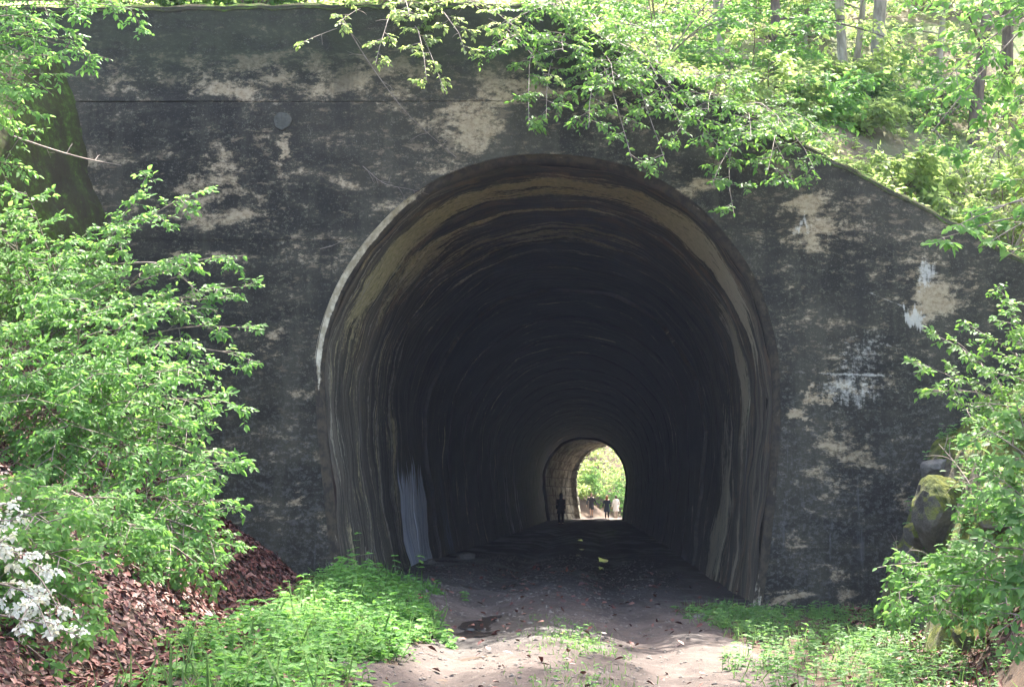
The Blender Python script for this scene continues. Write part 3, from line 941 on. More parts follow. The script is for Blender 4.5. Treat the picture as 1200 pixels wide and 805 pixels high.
# left side
shrub('leafy_shrub', 'tall light green shrub whose upper sprays hang across the wall left of the arch', 'shrub', gpt(70, 15.6, .2),
      [(300, 335, 14.2, .6), (306, 425, 14.0, .7), (235, 225, 14.6, .8), (170, 215, 14.8, .8), (285, 300, 14.3, .5), (295, 385, 14.1, .6), (270, 350, 14.2, .6), (150, 260, 14.4, .9), (210, 300, 14.2, .9),
       (90, 280, 14.6, 1), (20, 250, 14.8, 1), (50, 290, 14.2, 1.1), (0, 300, 14.0, 1.1), (100, 320, 13.8, 1), (30, 225, 13.8, .9), (10, 270, 13.6, 1), (130, 330, 14.0, 1.1), (200, 360, 13.9, 1.1), (40, 330, 14.4, 1.1)], 11, 'bright', nb=12, bl=.62, ntw=5, tl=.2, ll=.064, start=.3, sag=.16, m=8, bare=.08)
shrub('leafy_shrub', 'dense light green shrub with arching sprays left of the tunnel at mid height', 'shrub', gpt(40, 13.6, .1),
      [(262, 470, 12.8), (255, 545, 12.6), (225, 430, 12.8), (190, 400, 12.8, 1.1), (150, 370, 12.8, 1.1), (100, 350, 12.8, 1.1), (50, 340, 12.8, 1.1), (10, 380, 12.6, 1.1), (225, 505, 12.5, 1.1),
       (170, 470, 12.3, 1.1), (110, 440, 12.2, 1.1), (50, 430, 12.2, 1.1), (0, 450, 12.2, 1.1), (240, 590, 12.6), (200, 560, 12.3, 1), (140, 540, 12.0, 1), (80, 500, 12.0, 1.1), (20, 520, 12.0, 1.1), (-10, 420, 12.0, 1.1), (30, 470, 11.8, 1.1), (0, 560, 11.6, 1.1), (60, 545, 11.8, 1)],
      12, 'bright', nb=11, bl=.75, ntw=6, tl=.22, ll=.064, start=.3, sag=.14, m=8, bare=.07)
shrub('leafy_shrub', 'lower light green shrub drooping over the brown leaf litter on the left bank', 'shrub', gpt(130, 12.6, .1),
      [(258, 640, 11.8, .9), (235, 690, 11.6, .7), (200, 650, 11.4, .8), (215, 600, 11.8, .9), (160, 620, 11.3, .9), (110, 590, 11.2, 1), (60, 570, 11.2, 1), (250, 560, 12, .8), (185, 715, 11.3, .7), (20, 600, 11.2), (120, 645, 11.2, 1), (70, 640, 11.0, 1), (150, 685, 11.2, .9), (205, 720, 11.3, .6), (240, 660, 11.6, .8), (262, 600, 12, .7)],
      13, 'bright', nb=10, bl=.6, ntw=5, tl=.19, ll=.061, start=.25, sag=.2)
shrub('leafy_shrub', 'sunlit pale shrub in the lower left corner beside the leaf litter', 'shrub', gpt(-40, 9.6, .0),
      [(95, 665, 8.9, .9), (60, 615, 9.0, .9), (105, 720, 8.8, .8), (40, 590, 9.2, .9), (85, 770, 8.6, .8), (10, 560, 9.2, 1), (50, 690, 8.8, 1), (20, 640, 8.8, 1), (0, 700, 8.6, 1), (60, 740, 8.6, .9), (20, 780, 8.4, 1)],
      14, 'bright', nb=10, bl=.5, ntw=5, tl=.17, ll=.061, start=.2, sag=.2)
shrub('overhanging_branch', 'leafy branch hanging in at the upper left corner above the mossy wing wall', 'branch', at(-150, 40, 14.6),
      [(165, 12, 14.0, .8), (130, 70, 14.0, .8), (90, 50, 13.8, 1), (60, 110, 13.6, 1), (30, 170, 13.6, 1), (40, 20, 13.6, 1.1), (100, 5, 14.0, 1), (0, 60, 13.6, 1.1), (10, 120, 13.4, 1.1), (60, -20, 14, 1.1), (170, -20, 14.6, .9), (10, 215, 13.8, .8), (20, 95, 13.4, 1.1), (5, 150, 13.4, 1), (45, 70, 13.6, 1.1), (140, -5, 14.2, 1)],
      15, 'bright', nb=10, bl=.65, ntw=5, tl=.2, ll=.064, start=.25, sag=.08, bark=BARKD)

LEAF['painted_sunlit'] = leaf_mat('painted_sunlit_leaf', (.60, .62, .48), (.80, .80, .70), (.5, .55, .35), (.6, .62, .45), tr=.4)  # overexposed sunlit leaves, their glare painted as a near-white leaf colour
shrub('painted_sunlit_shrub', 'shrub with small leaves painted white as if in glaring sun in the lower left corner', 'shrub', gpt(-60, 8.9, .0),
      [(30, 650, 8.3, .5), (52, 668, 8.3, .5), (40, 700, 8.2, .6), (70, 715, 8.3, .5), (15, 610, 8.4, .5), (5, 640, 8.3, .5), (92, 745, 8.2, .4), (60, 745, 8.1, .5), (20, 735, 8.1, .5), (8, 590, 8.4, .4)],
      16, 'painted_sunlit', nb=7, bl=.26, ntw=4, tl=.07, ll=.034, start=.6, sag=.2, m=6, wr=.75, tilt=.6)

# overhang at the top
def on_hill(px, y, dz=0.0):
    x = (px - 600.0) / F * y
    return np.array([x, y, float(hill_z(np.float64(x), np.float64(y))) + dz])
shrub('overhanging_shrub', 'thin twiggy yellow green shrub hanging over the middle of the wall top', 'shrub', on_hill(470, 18.8),
      [(345, 55, 16.6, .5), (395, 30, 16.5, .6), (440, 75, 16.2, .6), (500, 95, 16.0, .7), (545, 60, 16.0, .8), (480, 20, 16.3, .9), (600, 30, 16.2, .9), (640, 90, 16.0, .8), (560, 10, 16.4, 1), (520, 105, 16.0, .4), (400, -10, 16.6, 1)],
      21, 'yellow', nb=9, bl=.5, ntw=4, tl=.16, ll=.061, start=.45, sag=.2, bare=.22)
shrub('overhanging_shrub', 'broad green shrub hanging over the wall just above the arch crown', 'shrub', on_hill(690, 18.7),
      [(640, 140, 15.8, .8), (690, 150, 15.7, .9), (740, 185, 15.6, .9), (720, 100, 15.8, 1.1), (660, 60, 16.0, 1.1), (780, 190, 15.6, .8), (800, 150, 15.8, 1.1), (770, 90, 16.0, 1.2), (620, 150, 15.9, .5), (590, 30, 16.2, 1), (640, 5, 16.4, 1), (700, 25, 16.3, 1.1), (570, 60, 16.1, .7), (760, 40, 16.4, 1.1), (840, 170, 15.8, 1)],
      22, 'mid', nb=11, bl=.62, ntw=5, tl=.17, ll=.064, start=.4, sag=.22)
shrub('overhanging_shrub', 'green shrub spilling down the sloping wall top right of the arch', 'shrub', on_hill(880, 18.8),
      [(860, 250, 15.9, .6), (835, 215, 15.9, .7), (900, 200, 16.0, .9), (930, 215, 16.1, .8), (880, 160, 16.0, 1.1), (955, 200, 16.2, .8), (830, 130, 16.0, 1.1), (920, 150, 16.2, 1.1), (975, 170, 16.4, .8), (850, 90, 16.4, 1.2)],
      23, 'mid', nb=11, bl=.6, ntw=5, tl=.17, ll=.064, start=.4, sag=.24)
shrub('overhanging_branch', 'broad-leaved branch hanging past the wall slope at the right edge', 'branch', at(1330, 205, 11.6),
      [(1085, 285, 11.0, .45), (1110, 270, 11.0, .5), (1150, 290, 11.0, .5), (1130, 250, 11.2, .5), (1180, 300, 11.0, .5)],
      24, 'bright', nb=6, bl=.42, ntw=3, tl=.14, ll=.085, start=.5, sag=.05, m=5, wr=.6)
shrub('overhanging_branch', 'pale broad-leaved branch filling the upper right corner before the woods', 'branch', at(1360, -60, 12.0),
      [(1090, 110, 11.6, 1), (1130, 60, 11.6, 1), (1080, 170, 11.7, .9), (1150, 180, 11.5, 1), (1190, 120, 11.4, 1), (1110, 10, 11.6, 1.1), (1180, 30, 11.4, 1), (1190, 230, 11.5, .8)],
      25, 'bright', nb=8, bl=.5, ntw=4, tl=.17, ll=.085, start=.35, sag=.06, m=5, wr=.6)

# right side
shrub('leafy_shrub', 'green shrub reaching across the wall at the right edge above the rocks', 'shrub', gpt(1260, 15.2, .1),
      [(1070, 425, 14.0, .7), (1090, 460, 13.9, .8), (1110, 400, 14.2, .8), (1180, 345, 14.4, .8), (1150, 390, 14.0, 1), (1130, 480, 13.8, .9), (1180, 440, 13.6, 1), (1190, 380, 14, 1), (1160, 510, 13.6, .8)],
      31, 'mid', nb=10, bl=.6, ntw=4, tl=.18, ll=.061, start=.3, sag=.14, m=8, bare=.07)
shrub('leafy_shrub', 'lush green shrub on the right bank beneath the mossy boulder', 'shrub', gpt(1200, 12.2, .0),
      [(1028, 665, 12.0, .5), (1050, 695, 11.7, .7), (1062, 665, 12.0, .5), (1090, 700, 11.4, .9), (1125, 655, 11.6, .8), (1130, 690, 11.2, 1), (1160, 600, 11.6, 1), (1150, 560, 11.8, 1), (1180, 650, 11.2, 1.1), (1190, 580, 11.4, 1.1), (1100, 720, 11.2, .9), (1180, 710, 11.0, 1), (1040, 720, 11.6, .7)],
      32, 'bright', nb=10, bl=.58, ntw=5, tl=.18, ll=.063, start=.25, sag=.2)
shrub('leafy_shrub', 'blue green broad-leaved shrub at the right edge in front of the bank', 'shrub', gpt(1290, 9.6, .0),
      [(1150, 500, 9.8, .7), (1170, 560, 9.6, .8), (1160, 640, 9.4, .8), (1185, 690, 9.2, .8), (1190, 470, 9.8, .8), (1195, 600, 9.4, .9), (1170, 740, 9.0, .7)],
      33, 'cool', nb=8, bl=.42, ntw=4, tl=.16, ll=.075, start=.35, sag=.16, m=6, wr=.6)

# ------------------------------------------------------------------ trees on the hill
def tree(label, px, y, h, seed, leafmat, bark, r0=.14, lean=(0, 0), low=.12, nl=13, ll=.12, base=None, group='trees on the hillside above the tunnel', dens=1.0, reach=1.0):
    b = on_hill(px, y, -.1) if base is None else np.asarray(base, float)
    e = empty('woodland_tree', b)
    tag(e, label, 'tree', group)
    pl = Plant(seed)
    r = pl.r
    top = b + np.array([lean[0] * h, lean[1] * h, h])
    P = pl.curve(b, top, 0, 12, .03)
    tr = Plant(seed + 1)
    tr.tube(P, r0, r0 * .25, 9)
    link('trunk', tr.tube_mesh('trunk'), bark, e, True)
    a0 = r.uniform(0, 6.28)
    for i in range(nl):
        t = low + (1 - low) * (i + r.uniform(.2, .8)) / nl
        f = t * 11; k = min(int(f), 10)
        pos = P[k] + (P[k + 1] - P[k]) * (f - k)
        a = a0 + i * 2.4 + r.normal(0, .3)
        ln = reach * h * (.36 - .2 * abs(t - .5)) * r.uniform(.7, 1.2)
        d = np.array([math.cos(a), math.sin(a), r.uniform(-.05, .45) + (t - .4) * .8])
        pl.spray(pos, pos + d * ln, sag=.1, rad=r0 * .25, nb=int(8 * dens), bl=ln * .55, ntw=5, tl=ll * 3.4, ll=ll, start=.2, up=(0, -.25, 1), droop=.15)
    pl.twig_leaves(6, .6, .5)
    link('limbs', pl.tube_mesh('limbs'), bark, e, True)
    tag(link('crown', pl.leaf_mesh('crown'), LEAF[leafmat], e), kind='stuff')
    return e

TREES = [   # label, pixel column, depth, height, leaf, bark, radius, lean, first limb, density
    ('slender brown trunked tree above the middle of the wall slope', 921, 24, 6.5, 'yellow', BARKD, .10, (.02, 0), .12, .8),
    ('pale grey trunked tree rising behind the sloping wall on the right', 1034, 26, 29, 'yellow', BARK, .125, (.02, 0), .70, 3.0),
    ('thin pale tree just left of the thickest pale trunk', 998, 26.5, 29, 'bright', BARK, .095, (.01, 0), .70, 3.0),
    ('leaning thin grey tree behind the pale trunks', 975, 34, 12, 'yellow', BARK, .11, (.10, 0), .4, .35),
    ('grey tree with a slender trunk right of the pale trunk', 1082, 33, 12, 'yellow', BARK, .11, (.02, 0), .5, .35),
    ('dark leaning tree at the right edge of the woods', 1150, 24, 8, 'bright', BARKD, .12, (.12, 0), .12, .8),
    ('dark trunked tree close to the right edge of the picture', 1192, 26, 29, 'yellow', BARKD, .11, (.005, 0), .70, 2.4),
    ('distant slim tree between the brown trunk and the pale trunks', 950, 38, 16, 'yellow', BARK, .11, (0, 0), .5, .35),
    ('slim tree far up the slope above the overhanging shrub', 850, 26, 29, 'yellow', BARK, .10, (.01, 0), .70, 3.0),
    ('tree standing far up the slope over the crown of the arch', 745, 36, 14, 'yellow', BARK, .15, (0, 0), .2, .4),
    ('tree far up the slope at the far right of the woods', 1130, 40, 15, 'yellow', BARK, .11, (0, 0), .4, .35),
    ('thin grey sapling between the two pale trunks', 1012, 27, 7, 'yellow', BARK, .07, (.05, 0), .15, .7),
    ('thin leaning sapling left of the pale trunks', 950, 27.5, 7, 'yellow', BARK, .06, (.14, 0), .15, .7),
    ('sapling with pale bark between the grey tree and the dark leaning tree', 1110, 27, 7, 'bright', BARK, .07, (.06, 0), .12, .8),
]
for i, (lb, px, y, h, lm, bk, r0, ln, low, dens) in enumerate(TREES):
    tree(lb, px, y, h, 100 + i * 7, lm, bk, r0, ln, low=low, dens=dens, reach=.55 if h > 20 else 1.0, ll=.12 if h < 18 else .15, nl=13 if h < 18 else 16)

UNDER = [('low yellow green understory bush right behind the sloping wall edge', 1060, 20.5, .8, 'yellow'),
         ('bright understory bush behind the wall slope near the right edge', 1150, 21.5, 1.3, 'yellow'),
         ('green understory bush behind the top of the wall slope', 955, 21.0, 1.1, 'bright'),
         ('feathery understory bush above the arch behind the overhang', 780, 21.5, 2.4, 'bright'),
         ('understory bush below the brown trunk on the slope', 885, 23.5, 1.8, 'bright'),
         ('understory bush among the pale trunks on the slope', 1010, 25.0, .9, 'yellow'),
         ('wide understory bush further up behind the pale trunks', 1090, 31.0, 2.0, 'yellow'),
         ('understory bush up the slope left of the brown trunk', 830, 29.0, 3.2, 'yellow'),
         ('understory bush up the slope at the far right', 1190, 30.0, 3.4, 'bright'),
         ('understory bush high on the slope above the wall centre', 680, 24.0, 2.6, 'bright'),
         ('understory bush far up the slope between slim trunks', 960, 35.0, 3.6, 'yellow'),
         ('yellow green bush at the foot of the pale trunks', 1025, 23.0, .7, 'yellow'),
         ('bushy clump right of the pale trunks on the slope', 1110, 24.5, 1.6, 'bright'),
         ('airy bush at the foot of the dark leaning tree', 1165, 25.0, 2.6, 'yellow'),
         ('wide bush far up the slope behind the brown trunk', 900, 31.0, 3.6, 'yellow'),
         ('bush half way up the slope left of the pale trunks', 945, 28.0, 1.6, 'bright'),
         ('tall bush half way up the slope above the overhang', 770, 27.0, 3.4, 'yellow'),
         ('bright bush high on the slope behind the saplings', 1050, 37.0, 4.0, 'yellow'),
         ('bright bush high on the slope near the right edge', 1150, 36.0, 4.2, 'yellow'),
         ('bright bush high on the slope over the arch', 740, 36.0, 4.2, 'yellow'),
         ('bright bush high on the slope behind the slim tree', 860, 38.0, 4.4, 'yellow'),
         ('low green bush just behind the wall edge at the right', 1190, 20.0, 1.6, 'yellow'),
         ('low green bush behind the wall edge left of the pale trunks', 905, 20.5, 1.2, 'yellow'),
         ('leafy bush on top of the wall near the upper left corner', 140, 19.6, 1.5, 'mid'),
         ('leafy bush on top of the wall between the round patch and the corner', 285, 19.4, 1.0, 'mid'),
         ('leafy bush behind the twiggy shrub on top of the wall', 430, 20.5, 1.6, 'mid'),
         ('leafy bush on top of the wall over the left shoulder of the arch', 530, 20.5, 1.8, 'mid'),
         ('low bush on top of the wall at the left', 230, 20.0, 1.0, 'mid'),
         ('small bush on top of the wall beside the overhanging twigs', 340, 20.5, 1.2, 'mid')]
def bush(label, base, h, seed, lm, ll=.105, ns=10, group='understory bushes on the slope', name='understory_bush'):
    e = empty(name, base)
    tag(e, label, 'bush', group)
    pl = Plant(seed)
    for k in range(ns):
        a = k * 2.4 + pl.r.normal(0, .3)
        d = np.array([math.cos(a) * .75, math.sin(a) * .75, pl.r.uniform(.45, 1.0)]) * h * pl.r.uniform(.7, 1.1)
        pl.spray(base, base + d, sag=.15, rad=.014, nb=9, bl=h * .36, ntw=5, tl=ll * 3.2, ll=ll, start=.2, up=(0, -.4, .9))
    finish(pl, e, LEAF[lm], TWIG, m=6, wr=.6, tilt=.5)
    return e
for i, (lb, px, y, h, lm) in enumerate(UNDER):
    bush(lb, on_hill(px, y), h, 300 + i, lm)

# beyond the far mouth
for i, (lb, x, y, h, lm) in enumerate([
        ('sunlit bush left of the path beyond the far tunnel mouth', 4.4, 108, 3.0, 'yellow'),
        ('low bush at the left edge of the path just outside the far mouth', 4.5, 105.6, 1.7, 'yellow'),
        ('low green bush left of the walker in the dark jacket beyond the far mouth', 5.2, 107.6, 1.9, 'bright'),
        ('tall sunlit bush behind the walkers beyond the far mouth', 6.4, 113, 4.5, 'yellow'),
        ('green bush behind the middle walker beyond the far mouth', 8.2, 114, 4.2, 'bright'),
        ('sunlit bush at the right of the walkers beyond the far mouth', 10.2, 112, 4.0, 'bright'),
        ('leafy tall bush high above the walkers beyond the far mouth', 7.2, 118, 6.5, 'yellow'),
        ('leafy bush up the far slope left of the walkers', 4.6, 116, 6.0, 'yellow')]):
    b = np.array([x, y, float(ground(x, y)) - .05])
    bush(lb, b, h, 400 + i, lm, ll=.17, ns=12, group='bushes beyond the far tunnel mouth', name='far_bush')

# ------------------------------------------------------------------ ground cover
def weeds(name, n, region, hmin, hmax, ll, mat, seed, lv=5, zf=ground, label=None):
    r = np.random.default_rng(seed)
    X, Y = region(r, n)
    n = len(X)
    Z = zf(X, Y)
    base = np.stack([X, Y, Z], 1)
    H = r.uniform(hmin, hmax, n) * np.interp(Y, [7, 10, 14.5, 17], [.45, 1, 1, .6]) * (.75 + .55 * vnoise(X, Y, 1.7, 5) + .3 * vnoise(X, Y, 4.5, 6)).clip(.25, 1.5)
    lean = r.normal(0, .18, (n, 2))
    A = []
    a0 = r.uniform(0, 6.28, n)
    stems = Plant(seed)
    for k in range(lv):
        f = (k + 1) / lv
        c = base + np.stack([lean[:, 0] * H * f, lean[:, 1] * H * f, H * f], 1)
        for s in range(2 if k < lv - 1 else 3):
            a = a0 + k * 1.57 + s * (math.pi if k < lv - 1 else 2.09) + r.normal(0, .3, n)
            up = r.uniform(-.25, .4, n)
            d = norm(np.stack([np.cos(a), np.sin(a), up], 1))
            N = norm(np.stack([r.normal(0, .25, n), r.normal(-.25, .25, n), np.ones(n)], 1))
            L = ll * r.uniform(.4, 1.35, n) * (1 - .25 * f)
            stems.leaves(c, d, N, L, L * r.uniform(.5, .7, n))
    tip = base + np.stack([lean[:, 0] * H, lean[:, 1] * H, H], 1)
    V = np.stack([base + [.003, 0, 0], base + [-.003, .002, 0], base + [0, -.003, 0], tip], 1).reshape(-1, 3)
    i = np.arange(n)[:, None] * 4
    Fq = np.concatenate([i + np.array([[0, 1, 3]]), i + np.array([[1, 2, 3]]), i + np.array([[2, 0, 3]])])
    e = empty(name, (float(X.mean()), float(Y.mean()), float(Z.mean())))
    tag(e, label, 'weeds', kind='stuff')
    tag(link('foliage', stems.leaf_mesh('foliage'), LEAF[mat], e), kind='stuff')
    tag(link('stems', np_mesh('stems', V, Fq.ravel(), np.full(len(Fq), 3)), LEAF[mat], e), kind='stuff')
    return e

def blades(name, n, region, lmin, lmax, mat, seed, label):
    r = np.random.default_rng(seed)
    X, Y = region(r, n)
    n = len(X)
    pos = np.stack([X, Y, ground(X, Y)], 1)
    d = norm(np.stack([r.normal(0, .45, n), r.normal(0, .45, n), np.ones(n)], 1))
    N = norm(np.stack([r.normal(0, 1, n), r.normal(-.6, 1, n), r.normal(0, .3, n)], 1))
    N = norm(N - d * (N * d).sum(1, keepdims=True))
    L = r.uniform(lmin, lmax, n)
    me = leaf_mesh(name, pos, d, N, L, r.uniform(.005, .011, n), r)
    tag(link(name, me, LEAF[mat]), label, 'grass', kind='stuff')

def reg_left(r, n):
    X = r.uniform(-3.0, -.5, n); Y = r.uniform(6.5, 17.1, n)
    edge = -.86 + .16 * np.sin(Y * 1.1) + .12 * np.sin(Y * 3.7) + .08 * r.normal(0, 1, n)
    lo = np.interp(Y, [6.5, 9.4, 10, 13, 17], [-1.9, -2.2, -2.25, -1.95, -2.1]) + .15 * np.sin(Y * 2.3) + .12 * r.normal(0, 1, n)
    k = (X < edge + .22 * vnoise(X * 0, Y, 2.5, 8)) & (X > lo) & (r.random(n) < .62 + .6 * vnoise(X, Y, 2.2, 7))
    return X[k], Y[k]
weeds('leafy_weeds', 6800, reg_left, .05, .27, .07, 'weed', 51, label='bright green leafy weeds left of the track before the tunnel mouth')
blades('weedy_grass', 2600, reg_left, .12, .34, 'grass', 58, 'grass stalks poking out of the weeds left of the track')
def reg_left2(r, n):
    X = r.normal(-1.55, .35, n); Y = r.uniform(15.2, 17.2, n)
    return X, Y
weeds('tall_weeds', 36, reg_left2, .2, .55, .085, 'weed', 52, lv=7, label='taller leafy weeds at the left foot of the tunnel mouth')
def reg_right(r, n):
    X = r.uniform(1.4, 5.2, n); Y = r.uniform(7.5, 17.1, n)
    edge = np.interp(Y, [7.5, 10, 12.5, 14, 15.5, 17.1], [1.5, 1.75, 2.1, 2.25, 1.85, 2.2]) + .15 * np.sin(Y * 2.1) + .16 * r.normal(0, 1, n)
    hi = np.interp(Y, [7.5, 10, 17.3], [3.3, 3.6, 4.7])
    dn = .5 + .5 * np.sin(X * 3.1 + Y * 1.3) * np.sin(X * 1.3 - Y * 2.2)
    k = (X > edge) & (X < hi) & (r.random(n) < .12 + .88 * dn ** 1.5)
    return X[k], Y[k]
weeds('low_weeds', 5000, reg_right, .05, .22, .06, 'cool', 53, lv=4, label='low green weeds on the verge right of the track')
blades('verge_grass', 7000, reg_right, .06, .2, 'grass', 54, 'short grass on the verge right of the track')
def reg_hill(r, n):
    Y = 18.0 + 24 * r.random(n) ** 1.3; X = Y * r.uniform(-.38, .42, n)
    k = r.random(n) < .25 + .75 * (np.sin(X * 1.7 + Y) * np.sin(Y * 1.3 - X) > -.25)
    return X[k], Y[k]
weeds('hillside_undergrowth', 9500, reg_hill, .12, .5, .10, 'yellow', 57, lv=4, zf=hill_z, label='low yellow green undergrowth covering the slope behind the wall')
def reg_mid(r, n):
    Y = r.uniform(8.0, 14.2, n); X = .52 + .0 * Y + r.normal(0, .2, n)
    k = r.random(n) < (.25 + .75 * (np.sin(Y * 2.2) > .1))
    return X[k], Y[k]
blades('centre_grass', 1500, reg_mid, .03, .1, 'grass', 55, 'thin grass tufts down the middle of the track')
weeds('centre_weeds', 260, reg_mid, .02, .1, .04, 'weed', 56, lv=2, label='tiny weeds down the middle of the track')

# ------------------------------------------------------------------ fallen leaves
def litter(name, n, region, seed, label, zf=ground):
    M = Mat('dead_leaf_' + str(seed))
    r_ = M.n('ShaderNodeNewGeometry').outputs['Random Per Island']
    rp = M.n('ShaderNodeValToRGB')
    M.put(rp.inputs[0], r_)
    cr = rp.color_ramp
    cols = [(.045, .014, .011), (.100, .027, .019), (.155, .044, .029), (.125, .037, .028), (.190, .075, .052), (.070, .022, .018), (.215, .105, .080)]
    cr.interpolation = 'CONSTANT'
    while len(cr.elements) < len(cols):
        cr.elements.new(.5)
    for k, c in enumerate(cols):
        cr.elements[k].position = k / len(cols)
        cr.elements[k].color = (*c, 1)
    m = M.out(rp.outputs[0], .6, .35)
    r = np.random.default_rng(seed)
    X, Y = region(r, n)
    n = len(X)
    e = .03
    Z = zf(X, Y)
    gx = (zf(X + e, Y) - Z) / e; gy = (zf(X, Y + e) - Z) / e
    N = norm(np.stack([-gx, -gy, np.ones(n)], 1) + r.normal(0, .35, (n, 3)))
    d = r.normal(0, 1, (n, 3)); d = norm(d - N * (d * N).sum(1, keepdims=True))
    pos = np.stack([X, Y, Z + r.uniform(.01, .07, n)], 1)
    L = r.uniform(.05, .10, n) * np.interp(Y, [7, 12], [.75, 1])
    tag(link(name, leaf_mesh(name, pos, d, N, L, L * r.uniform(.4, .65, n), r), m), label, 'leaf litter', kind='stuff')
def reg_litter(r, n):
    X = r.uniform(-5.2, -1.4, n); Y = r.uniform(6.2, 17.28, n)
    k = X < np.interp(Y, [6.2, 9, 13, 17], [-1.7, -2.0, -1.85, -1.85]) + .2 * np.sin(Y * 2)
    return X[k], Y[k]
litter('leaf_litter', 36000, reg_litter, 61, 'reddish brown fallen leaves covering the left bank below the shrubs')
def reg_litter_r(r, n):
    X = r.uniform(3.0, 6.5, n); Y = r.uniform(8, 17.2, n)
    xr = np.interp(Y, [5, 10, 17.3], [2.1, 2.9, 3.9])
    k = (X > xr) & (np.sin(X * 4) * np.sin(Y * 3) > -.5)
    return X[k], Y[k]
litter('bank_litter', 9000, reg_litter_r, 62, 'brown fallen leaves among the weeds on the right bank')

def reg_debris(r, n):
    Y = r.uniform(8, 24, n); C = np.where(Y > WY, .44 + .058 * (Y - WY), .44 - .02 * (WY - Y))
    return C + r.normal(0, 1.25, n), Y
litter('track_debris', 420, reg_debris, 63, 'a few dead leaves blown over the dirt track', lambda X, Y: ground(X, Y) + clods(X, Y) + .02)

# ------------------------------------------------------------------ stones
def rock(name, label, p, size, seed, mat, cat='rock', group=None, rot=0.0, flat=.35):
    bm = bmesh.new()
    bmesh.ops.create_icosphere(bm, subdivisions=4, radius=1)
    off = Vector((seed * 3.7, seed * 1.9, seed * 5.3))
    rr = np.random.default_rng(seed)
    planes = norm(rr.normal(0, 1, (15, 3)))
    cuts = rr.uniform(.58, .88, 15)
    for v in bm.verts:
        c = v.co.copy()
        for nrm, q in zip(planes, cuts):
            dd = c.x * nrm[0] + c.y * nrm[1] + c.z * nrm[2]
            if dd > q:
                c -= Vector(nrm) * (dd - q) * .97
        c *= 1 + .13 * mnoise.noise(c * 1.6 + off) + .06 * mnoise.noise(c * 4 + off) + .025 * mnoise.noise(c * 11 + off)
        v.co = Vector((c.x * size[0], c.y * size[1], c.z * size[2]))
    o = bm_link(name, bm, mat, None, False)
    o.location = tuple(p)
    o.rotation_euler = (0, 0, rot)
    tag(o, label, cat, group)
    return o
def bank_z(x, y):
    b = ground(x, y)
    e = np.interp(y, [11, 14, 17.3], [3.35, 3.95, 4.42]) + .12 * wob(x * 0, y, 1.5)
    d = np.maximum(x - e, 0)
    up = 2.6 * np.minimum(d, .75) + .8 * np.maximum(d - .75, 0)
    up = up * sstep(y, 11.6, 14.2)
    n = .16 * np.abs(wob(x, y, 1.9, 5)) + .09 * np.abs(wob(x, y, 4.1, 1)) + .04 * wob(x, y, 9, 2)
    return np.maximum(b - .08, -.2 + np.interp(y, [10, 17], [0, 0]) - .08 + up + n * np.minimum(up * 2, 1))
def reg_bank(r, n):
    X = r.uniform(3.6, 7.0, n); Y = r.uniform(11.2, 17.1, n)
    k = (X > np.interp(Y, [11, 14, 17.3], [3.5, 4.1, 4.55])) & (r.random(n) < .45 + .9 * vnoise(X, Y, 1.8, 9))
    return X[k], Y[k]
weeds('bank_plants', 1500, reg_bank, .08, .34, .075, 'cool', 59, lv=4, zf=lambda X, Y: bank_z(X, Y), label='small green plants growing over the rocky bank at the right')
MBK = mat_stone('mossy_earth_and_rock', (.075, .062, .046), (.24, .21, .17), .8)
tag(link('rocky_bank', grid_mesh('rocky_bank', np.arange(3.0, 11.0, .05), np.arange(10.8, 17.26, .05), bank_z), MBK), kind='structure')
def bp(px, py, dz=0.0):
    """Walk along the pixel's ray to the rocky bank."""
    for y in np.arange(9, 17.2, .03):
        q = at(px, py, y)
        if q[2] <= float(bank_z(np.float64(q[0]), np.float64(y))):
            return np.array([q[0], y, q[2] + dz])
    return at(px, py, 16.5)
rock('mossy_boulder', 'large boulder with yellow green moss at the right end of the wall', bp(1115, 600), (.42, .46, .46), 33, MRM)
rock('grey_boulder', 'grey boulder above the mossy one against the wall', bp(1098, 552), (.20, .24, .17), 4, MRK)
rock('mossy_boulder', 'dark mossy boulder under the leaves in the lower right corner', bp(1150, 752), (.26, .3, .22), 5, MRM)
rock('mossy_boulder', 'boulder half hidden in the shrubs right of the big mossy one', bp(1175, 590), (.36, .4, .32), 6, MRM)
rock('mossy_boulder', 'low mossy boulder beneath the large one on the right bank', bp(1072, 655), (.30, .3, .30), 8, MRM)
rock('mossy_boulder', 'dark boulder wedged between the wall and the large mossy one', bp(1090, 625), (.28, .3, .24), 9, MRM)
rock('mossy_boulder', 'small mossy stone among weeds at the wall foot on the right', bp(1018, 722), (.14, .15, .10), 10, MRM)
rock('flat_stone', 'flat brown stone in the weeds of the right verge', bp(1020, 772), (.34, .2, .06), 12, MBK)
def on_ground(px, py, dz=0.0):
    """Walk along the pixel's ray to the ground."""
    for y in np.arange(5, 60, .05):
        q = at(px, py, y)
        if q[2] <= float(ground(q[0], y)):
            return np.array([q[0], y, float(ground(q[0], y)) + dz])
    return at(px, py, 30)
for k, (px, py, s, lb) in enumerate([
        (545, 656, .17, 'pale rounded stone at the left foot of the tunnel wall inside the mouth'),
        (503, 662, .13, 'dark stone beside the white stained foot of the left tunnel wall'),
        (515, 664, .08, 'small stone between the dark stone and the pale stone'),
        (492, 697, .10, 'dark stone at the edge of the weeds left of the track'),
        (532, 680, .05, 'little grey stone on the track near the left wall'),
        (506, 690, .05, 'little brownish stone beside the weeds'),
        (820, 727, .09, 'stone in the weeds at the right foot of the tunnel mouth'),
        (622, 733, .04, 'pebble on the track right of the puddle')]):
    p = on_ground(px, py, s * .3)
    rock('stone_block', lb, p, (s * 1.25, s, s * .62), 20 + k, MRK, 'stone', 'loose stones at the tunnel mouth', rot=k * .8)

